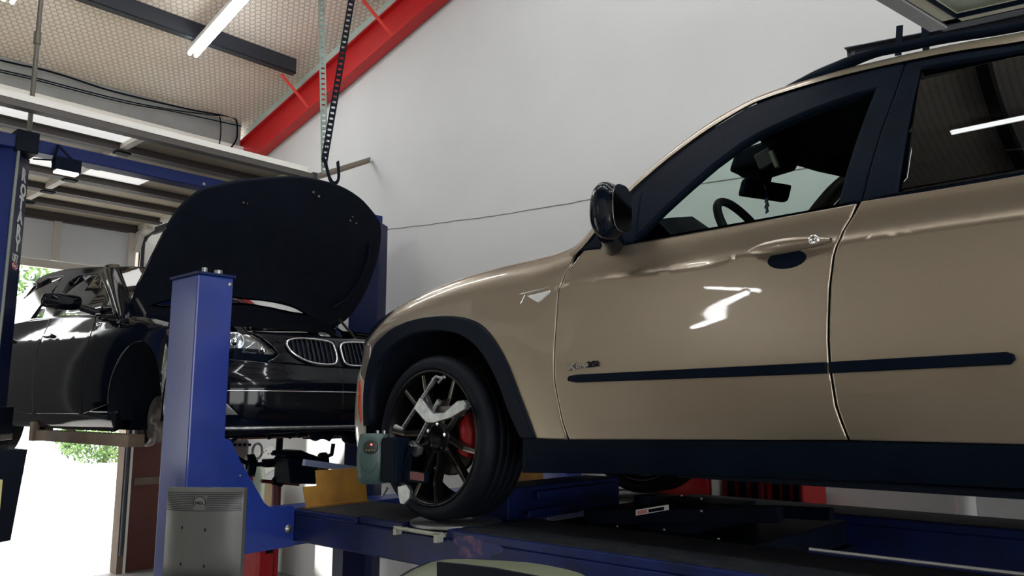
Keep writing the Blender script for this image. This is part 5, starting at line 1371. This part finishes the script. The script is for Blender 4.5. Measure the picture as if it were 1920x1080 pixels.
for x_ in (-4.1, 3.0):
    for y_ in (-3.1, .4): MB().box((x_, y_, 5.12), (x_+.08, y_+.08, roofz(x_))).build('hanger_post', m_purl, lf_)
# shop fittings added along the near wall, only for reflections in the paintwork
m_grn = mat('dull_green', (.20, .24, .17), .6)
for k, (x, wd, ht, mt_, lab) in enumerate(((-6.2, 1.4, 2.0, m_dred, 'dark red tool cabinet on the near wall'), (-4.2, 1.8, 1.0, m_clad, 'dark workbench on the near wall'), (-1.6, 1.2, 2.2, m_grn, 'dull green locker on the near wall'), (.8, 2.2, 1.6, m_brownrib, 'brown shelving unit on the near wall'), (3.6, 1.6, 2.1, m_dred, 'dark red locker at the rear end of the near wall'))):
    t_ = thing('added_storage_unit', lab+', added behind the camera for reflections', 'cabinet', (x, YS+.35, 0)); MB().box((x-wd/2, YS+.05, 0), (x+wd/2, YS+.6, ht)).build('carcass', mt_, t_, bevel=.01); MB().box((x-wd/2-.02, YS+.03, ht), (x+wd/2+.02, YS+.63, ht+.04)).build('top_board', m_brownrib, t_)
# ------------------------------------------------------------------ things under and behind the black car
def Q(px, py, X=-5.6): return atX(px, py, X)
mc = thing('pole_jack', 'dark pole jack with red lower tube and discs on its cross shaft', 'pole jack', (-5.6, 2.9, 0))
p0_, p1_ = Q(526, 800), Q(520, 900)
mb = MB(); mb.tube([(p0_.x, p0_.y, p0_.z), (p1_.x, p1_.y, p1_.z)], .026, 12); mb.tube([Q(440, 857), Q(470, 872), Q(520, 868), Q(600, 862), Q(622, 852), Q(625, 832)], .017, 8); mb.obox(Q(510, 868), (.04, 0, 0), (0, .07, 0), (0, 0, .03), .01); mb.ball(Q(521, 903), .05); mb.build('pole', m_blk, mc)
mb = MB(); g_ = Q(519, 905); mb.tube([(g_.x, g_.y, g_.z), (g_.x, g_.y-.0, .05)], .036, 12); mb.tube([Q(490, 902), Q(560, 908)], .014, 8)
mb.box((g_.x-.11, g_.y-.11, 0), (g_.x+.11, g_.y+.11, .05)); mb.build('lower_tube', m_dred, mc)
for px, py in ((470, 873), (606, 868)):
    q = Q(px, py); MB().lathe(q, (.25, 1, 0), [(.03, -.03), (.08, -.03), (.085, -.01), (.085, .02), (.03, .03)], 28).build('shaft_disc', m_blk, mc)
bx = thing('oil_drain_box', 'black plastic drain box hanging under the nose of the black saloon', 'drain box', (-5.3, 3.1, 1.4))
mb = MB(); mb.prism([Q(540, 858, -5.3), Q(597, 856, -5.3), Q(598, 905, -5.3), Q(592, 908, -5.3), Q(545, 907, -5.3)], (-.2, 0, 0)); mb.prism([Q(536, 856, -5.28), Q(540, 846, -5.28), Q(566, 844, -5.28), Q(580, 850, -5.28), Q(598, 856, -5.28)], (-.22, 0, 0)); mb.build('box_shell', m_blk, bx, bevel=.01)
# yellow wheel stop plates at the front of the runways
m_yel = mat('yellow_plate', (.42, .22, .035), .55, noise=(7, (.26, .12, .03), .3, .6))
for y0, y1, lab in ((2.42, 2.82, 'worn yellow wheel stop plate at the front end of the near runway'), (3.98, 4.335, 'yellow wheel stop plate at the front end of the far runway, behind the rolling jack')):
    mb = MB(); yn = y0+(.085 if y0 < 3 else .0); mb.prism([(-3.66, y0+.01, 1.247), (-3.66, y1, 1.247), (-3.70, y1+.005, 1.43), (-3.70, yn, 1.43), (-3.685, yn, 1.352), (-3.685, y0, 1.352)], (-.008, 0, 0)); mb.bar((-3.655, y0, 1.252), (-3.655, y1, 1.252), .02, .01)
    tag(mb.build('wheel_stop', m_yel), lab, 'wheel stop', 'yellow wheel stop plates')
# tank, papers, machines at the back left
m_tank = mat('tank_grey_green', (.36, .42, .36), .4, .2)
t_ = thing('gas_cylinder', 'pale grey-green upright gas cylinder behind the blue gusset of the alignment lift', 'gas cylinder', (-7.6, 3.45, 0))
q = atX(478, 905, -7.6); MB().lathe((q.x, q.y, 0), (0, 0, 1), [(.0, 0), (.10, 0), (.10, q.z+.08), (.085, q.z+.15), (.04, q.z+.19), (0, q.z+.19)], 28).build('cylinder_body', m_tank, t_)
MB().cyl((q.x, q.y, q.z+.19), (q.x, q.y, q.z+.25), .02).build('valve', m_blk, t_)
q = atX(465, 905, -6.6)
t_ = thing('parts_box', 'small red parts box with a white mark beside the gas cylinder', 'box', (-6.6, q.y, 0))
MB().box((-6.7, q.y-.09, 0), (-6.6, q.y+.045, q.z+.05)).build('box_body', m_red, t_); MB().box((-6.71, q.y-.1, q.z+.05), (-6.59, q.y+.06, q.z+.09)).build('box_lid', m_dred, t_)
MB().box((-6.6, q.y-.0, q.z-.03), (-6.597, q.y+.035, q.z+.02)).build('box_mark', m_white, t_)
for k, (pts, lab) in enumerate((([(503, 838), (512, 836), (521, 860), (490, 858), (483, 850)], 'upper white printed sheet hung below the black saloon'), ([(483, 862), (515, 860), (528, 872), (492, 893)], 'lower white printed sheet, tilted, above the pole jack arm'))):
    P_ = [atY(a, b, YW-.006) for a, b in pts]; mb = MB(); mb.prism(P_, (0, .004, 0)); t_ = thing('paper_sheet', lab, 'paper', tuple(P_[0]), 'printed sheets'); mb.build('sheet', m_white, t_)
    c_ = sum(P_, Vector())/len(P_); mb = MB()
    for i in range(4): mb.obox(c_+Vector((-.08+.05*i, -.002, .02*math.sin(2*i))), (.012, 0, 0), (0, .001, 0), (0, 0, .006))
    mb.build('print_marks', m_clad, t_)
t_ = thing('tool_machine', 'grey and beige shop machine below the black saloon, left of the pole', 'machine', (-7.0, 3.0, 0))
q = atX(450, 850, -7.0); mb = MB(); mb.box((-7.2, q.y-.25, 1.20), (-6.95, q.y+.07, q.z+.13)); mb.box((-7.3, q.y-.2, 0), (-6.98, q.y-.02, 1.2)); mb.build('machine_body', mat('mauve_grey', (.22, .18, .19), .5), t_, bevel=.03)
mb = MB()
for i in range(5): mb.obox(atX(432+9*i, 834, -6.94), (.01, 0, 0), (0, .010, 0), (0, 0, .012))
mb.build('machine_slots', m_blk, t_)
MB().tube([Vector((-6.9, q.y+.12, q.z+.02))+Vector((0, .05*math.cos(t), .07*math.sin(t))) for t in [2*PI*k/20 for k in range(20)]], .012, 8, closed=True).build('hand_wheel', m_steel, t_)
t_ = atX(506, 925, -7.8); bxo = MB(); bxo.box((-8.1, t_.y-.08, 0), (-7.8, t_.y+.12, t_.z+.12)); tag(bxo.build('beige_cabinet', mat('beige_box', (.42, .30, .17), .6, noise=(2, (.1, .08, .07), .35, .6))), 'low beige cabinet standing between the gas cylinder and the red pole', 'cabinet')
# red floor machine seen low under the cross beam
q = atX(497, 1060, -5.0); t_ = thing('floor_jack', 'red upright jack standing on the floor under the cross beam', 'jack', (-5.0, q.y, 0))
mb = MB(); mb.box((-5.15, q.y-.09, 0), (-4.95, q.y+.04, 1.02)); mb.build('jack_body', m_red, t_, bevel=.02); mb = MB(); mb.box((-5.05, q.y+.055, 0), (-4.98, q.y+.08, 1.03)); mb.build('jack_guide', m_red, t_); MB().box((-4.95, q.y-.03, .80), (-4.94, q.y+.02, .90)).build('jack_slot', m_blk, t_)
q = atX(462, 1065, -5.4); tag(MB().box((-5.6, q.y-.09, 0), (-5.4, q.y+.09, q.z+.12)).build('carton', mat('cream_box', (.6, .55, .40), .6)), 'cream carton standing next to the red upright jack', 'box')
q0 = atX(643, 1040, -3.9); q1 = atX(685, 1040, -3.9)
tag(MB().box((-4.0, q0.y, 0), (-3.9, q1.y, 1.045)).build('support_stand', m_col2), 'dark navy support stand below the front end of the near runway', 'stand')
# red tool cabinets against the white wall under the SUV
x0_ = atY(1282, 925, 4.75).x; x1_ = atY(1527, 930, 4.75).x; zt_ = atY(1400, 905, 4.7).z+.06
xs_ = [x0_-.15, x0_+(x1_-x0_)*.30, x0_+(x1_-x0_)*.42, x0_+(x1_-x0_)*.72, x1_]
for i, lab in enumerate(('dark red tool cabinet against the white wall, leftmost under the champagne SUV', 'narrow white locker between the red tool cabinets under the SUV', 'dark red tool cabinet with black strips against the white wall', 'bright red tool cabinet against the white wall, rightmost under the SUV')):
    a_, b_ = xs_[i]+.01, xs_[i+1]-.01
    if i == 1: a_, b_ = a_, a_+.05
    if i == 2: a_ = xs_[1]+.08
    t_ = thing('tool_cabinet' if i != 1 else 'narrow_locker', lab, 'cabinet', ((a_+b_)/2, 4.75, 0), 'tool cabinets' if i != 1 else None)
    MB().box((a_, 4.62, 0), (b_, 4.96, zt_)).build('cabinet_body', m_white if i == 1 else (m_red if i in (0, 3) else mat('maroon', (.16, .01, .015), .45)), t_, bevel=.01)
    if i in (2, 3):
        mb = MB()
        for k in range(3): x = a_+(b_-a_)*(.2+.28*k); mb.box((x, 4.60, .3), (x+.035, 4.62, zt_-.0))
        mb.build('handle_strip', m_blk, t_)
# white pipe and joints on the lower wall at right
q = atY(1808, 945, 4.9); pp_ = MB(); pp_.cyl((q.x, 4.93, 0), (q.x, 4.93, 1.6), .05); tag(pp_.build('wall_pipe', m_white), 'white vertical pipe on the lower wall, glimpsed under the SUV at right', 'pipe')
# red slim stand behind the front tyre
q = atY(981, 950, 3.9); t_ = MB(); t_.box((q.x-.035, 3.88, 0), (q.x+.03, 3.95, q.z+.07)); tag(t_.build('red_stand', m_red), 'slim bright red stand seen just behind the tyre of the champagne SUV', 'stand')
# yellow strip left bottom
q0, q1 = atX(0, 900, -4.6), atX(6, 1070, -4.6)
tag(MB().box((-4.7, q0.y-.2, 0), (-4.6, q0.y+.012, q0.z)).build('yellow_post', mat('pale_yellow', (.60, .52, .22), .5)), 'pale yellow post at the left edge of the picture', 'post')
# dark hanging bin below left carriage
q = atX(40, 900, -5.75); tag(MB().add([(-5.75, q.y-.22, 1.50), (-5.75, q.y+.02, 1.50), (-5.75, q.y-.03, .95), (-5.75, q.y-.22, .93), (-6.0, q.y-.22, 1.50), (-6.0, q.y+.02, 1.50), (-6.0, q.y-.03, .95), (-6.0, q.y-.22, .93)], [(0, 3, 2, 1), (4, 5, 6, 7), (0, 1, 5, 4), (1, 2, 6, 5), (2, 3, 7, 6), (3, 0, 4, 7)]).build('column_guard', m_clad, lf2), None, None)
# ================================================================== camera, world, sun
cd_ = bpy.data.cameras.new('Camera'); cam = bpy.data.objects.new('Camera', cd_); C.objects.link(cam)
cd_.sensor_width = 36; cd_.lens = 36*F/1920; cd_.clip_start = .05; cd_.clip_end = 300
fw = Vector((FX*math.cos(PITCH), FY*math.cos(PITCH), math.sin(PITCH))); rv = Vector((RX, RY, 0)); uv = rv.cross(fw)
cam.matrix_world = Matrix.Translation((0, 0, CZ)) @ Matrix((rv, uv, -fw)).transposed().to_4x4()
SC.camera = cam
w = bpy.data.worlds.new('World'); SC.world = w; w.use_nodes = True
nt = w.node_tree; bg_ = nt.nodes['Background']; sk = nt.nodes.new('ShaderNodeTexSky'); sk.sky_type = 'HOSEK_WILKIE'; sk.turbidity = 4; sk.sun_direction = Vector((-.62, -.50, .42)).normalized()
mixn = nt.nodes.new('ShaderNodeMix'); mixn.data_type = 'RGBA'; mixn.inputs[0].default_value = .8; nt.links.new(sk.outputs[0], mixn.inputs[6]); mixn.inputs[7].default_value = (1, 1, 1, 1)
nt.links.new(mixn.outputs[2], bg_.inputs['Color']); bg_.inputs['Strength'].default_value = 8.5
sl = bpy.data.lights.new('Sun', 'SUN'); sl.energy = 14; sl.angle = .02; sl.color = (1, .96, .88); so = bpy.data.objects.new('Sun', sl); C.objects.link(so)
so.rotation_euler = Vector((.62, .50, -.42)).to_track_quat('-Z', 'Y').to_euler()
# daylight portals in the openings (they only guide the sky light)
def portal(x, y0, y1, z0, z1, nx_):
    la = bpy.data.lights.new('portal', 'AREA'); la.shape = 'RECTANGLE'; la.size = y1-y0; la.size_y = z1-z0; la.cycles.is_portal = True
    lo = bpy.data.objects.new('portal', la); C.objects.link(lo)
    X_ = Vector((0, 1, 0)); Z_ = Vector((-nx_, 0, 0)); Y_ = Z_.cross(X_)
    lo.matrix_world = Matrix.Translation((x, (y0+y1)/2, (z0+z1)/2)) @ Matrix((X_, Y_, Z_)).transposed().to_4x4()
portal(XW-.2, 1.0, 3.75, 0, 3.25, 1); portal(XW-.2, -4.4, -1.1, 0, 3.1, 1); portal(XE+.2, -.4, 4.2, 0, 3.9, -1); portal(XE+.2, -5.6, -1.2, 0, 3.9, -1)
SC.view_settings.view_transform = 'Standard'; SC.view_settings.look = 'None'; SC.view_settings.gamma = 1; SC.view_settings.exposure = -0.45; SC.view_settings.use_curve_mapping = False
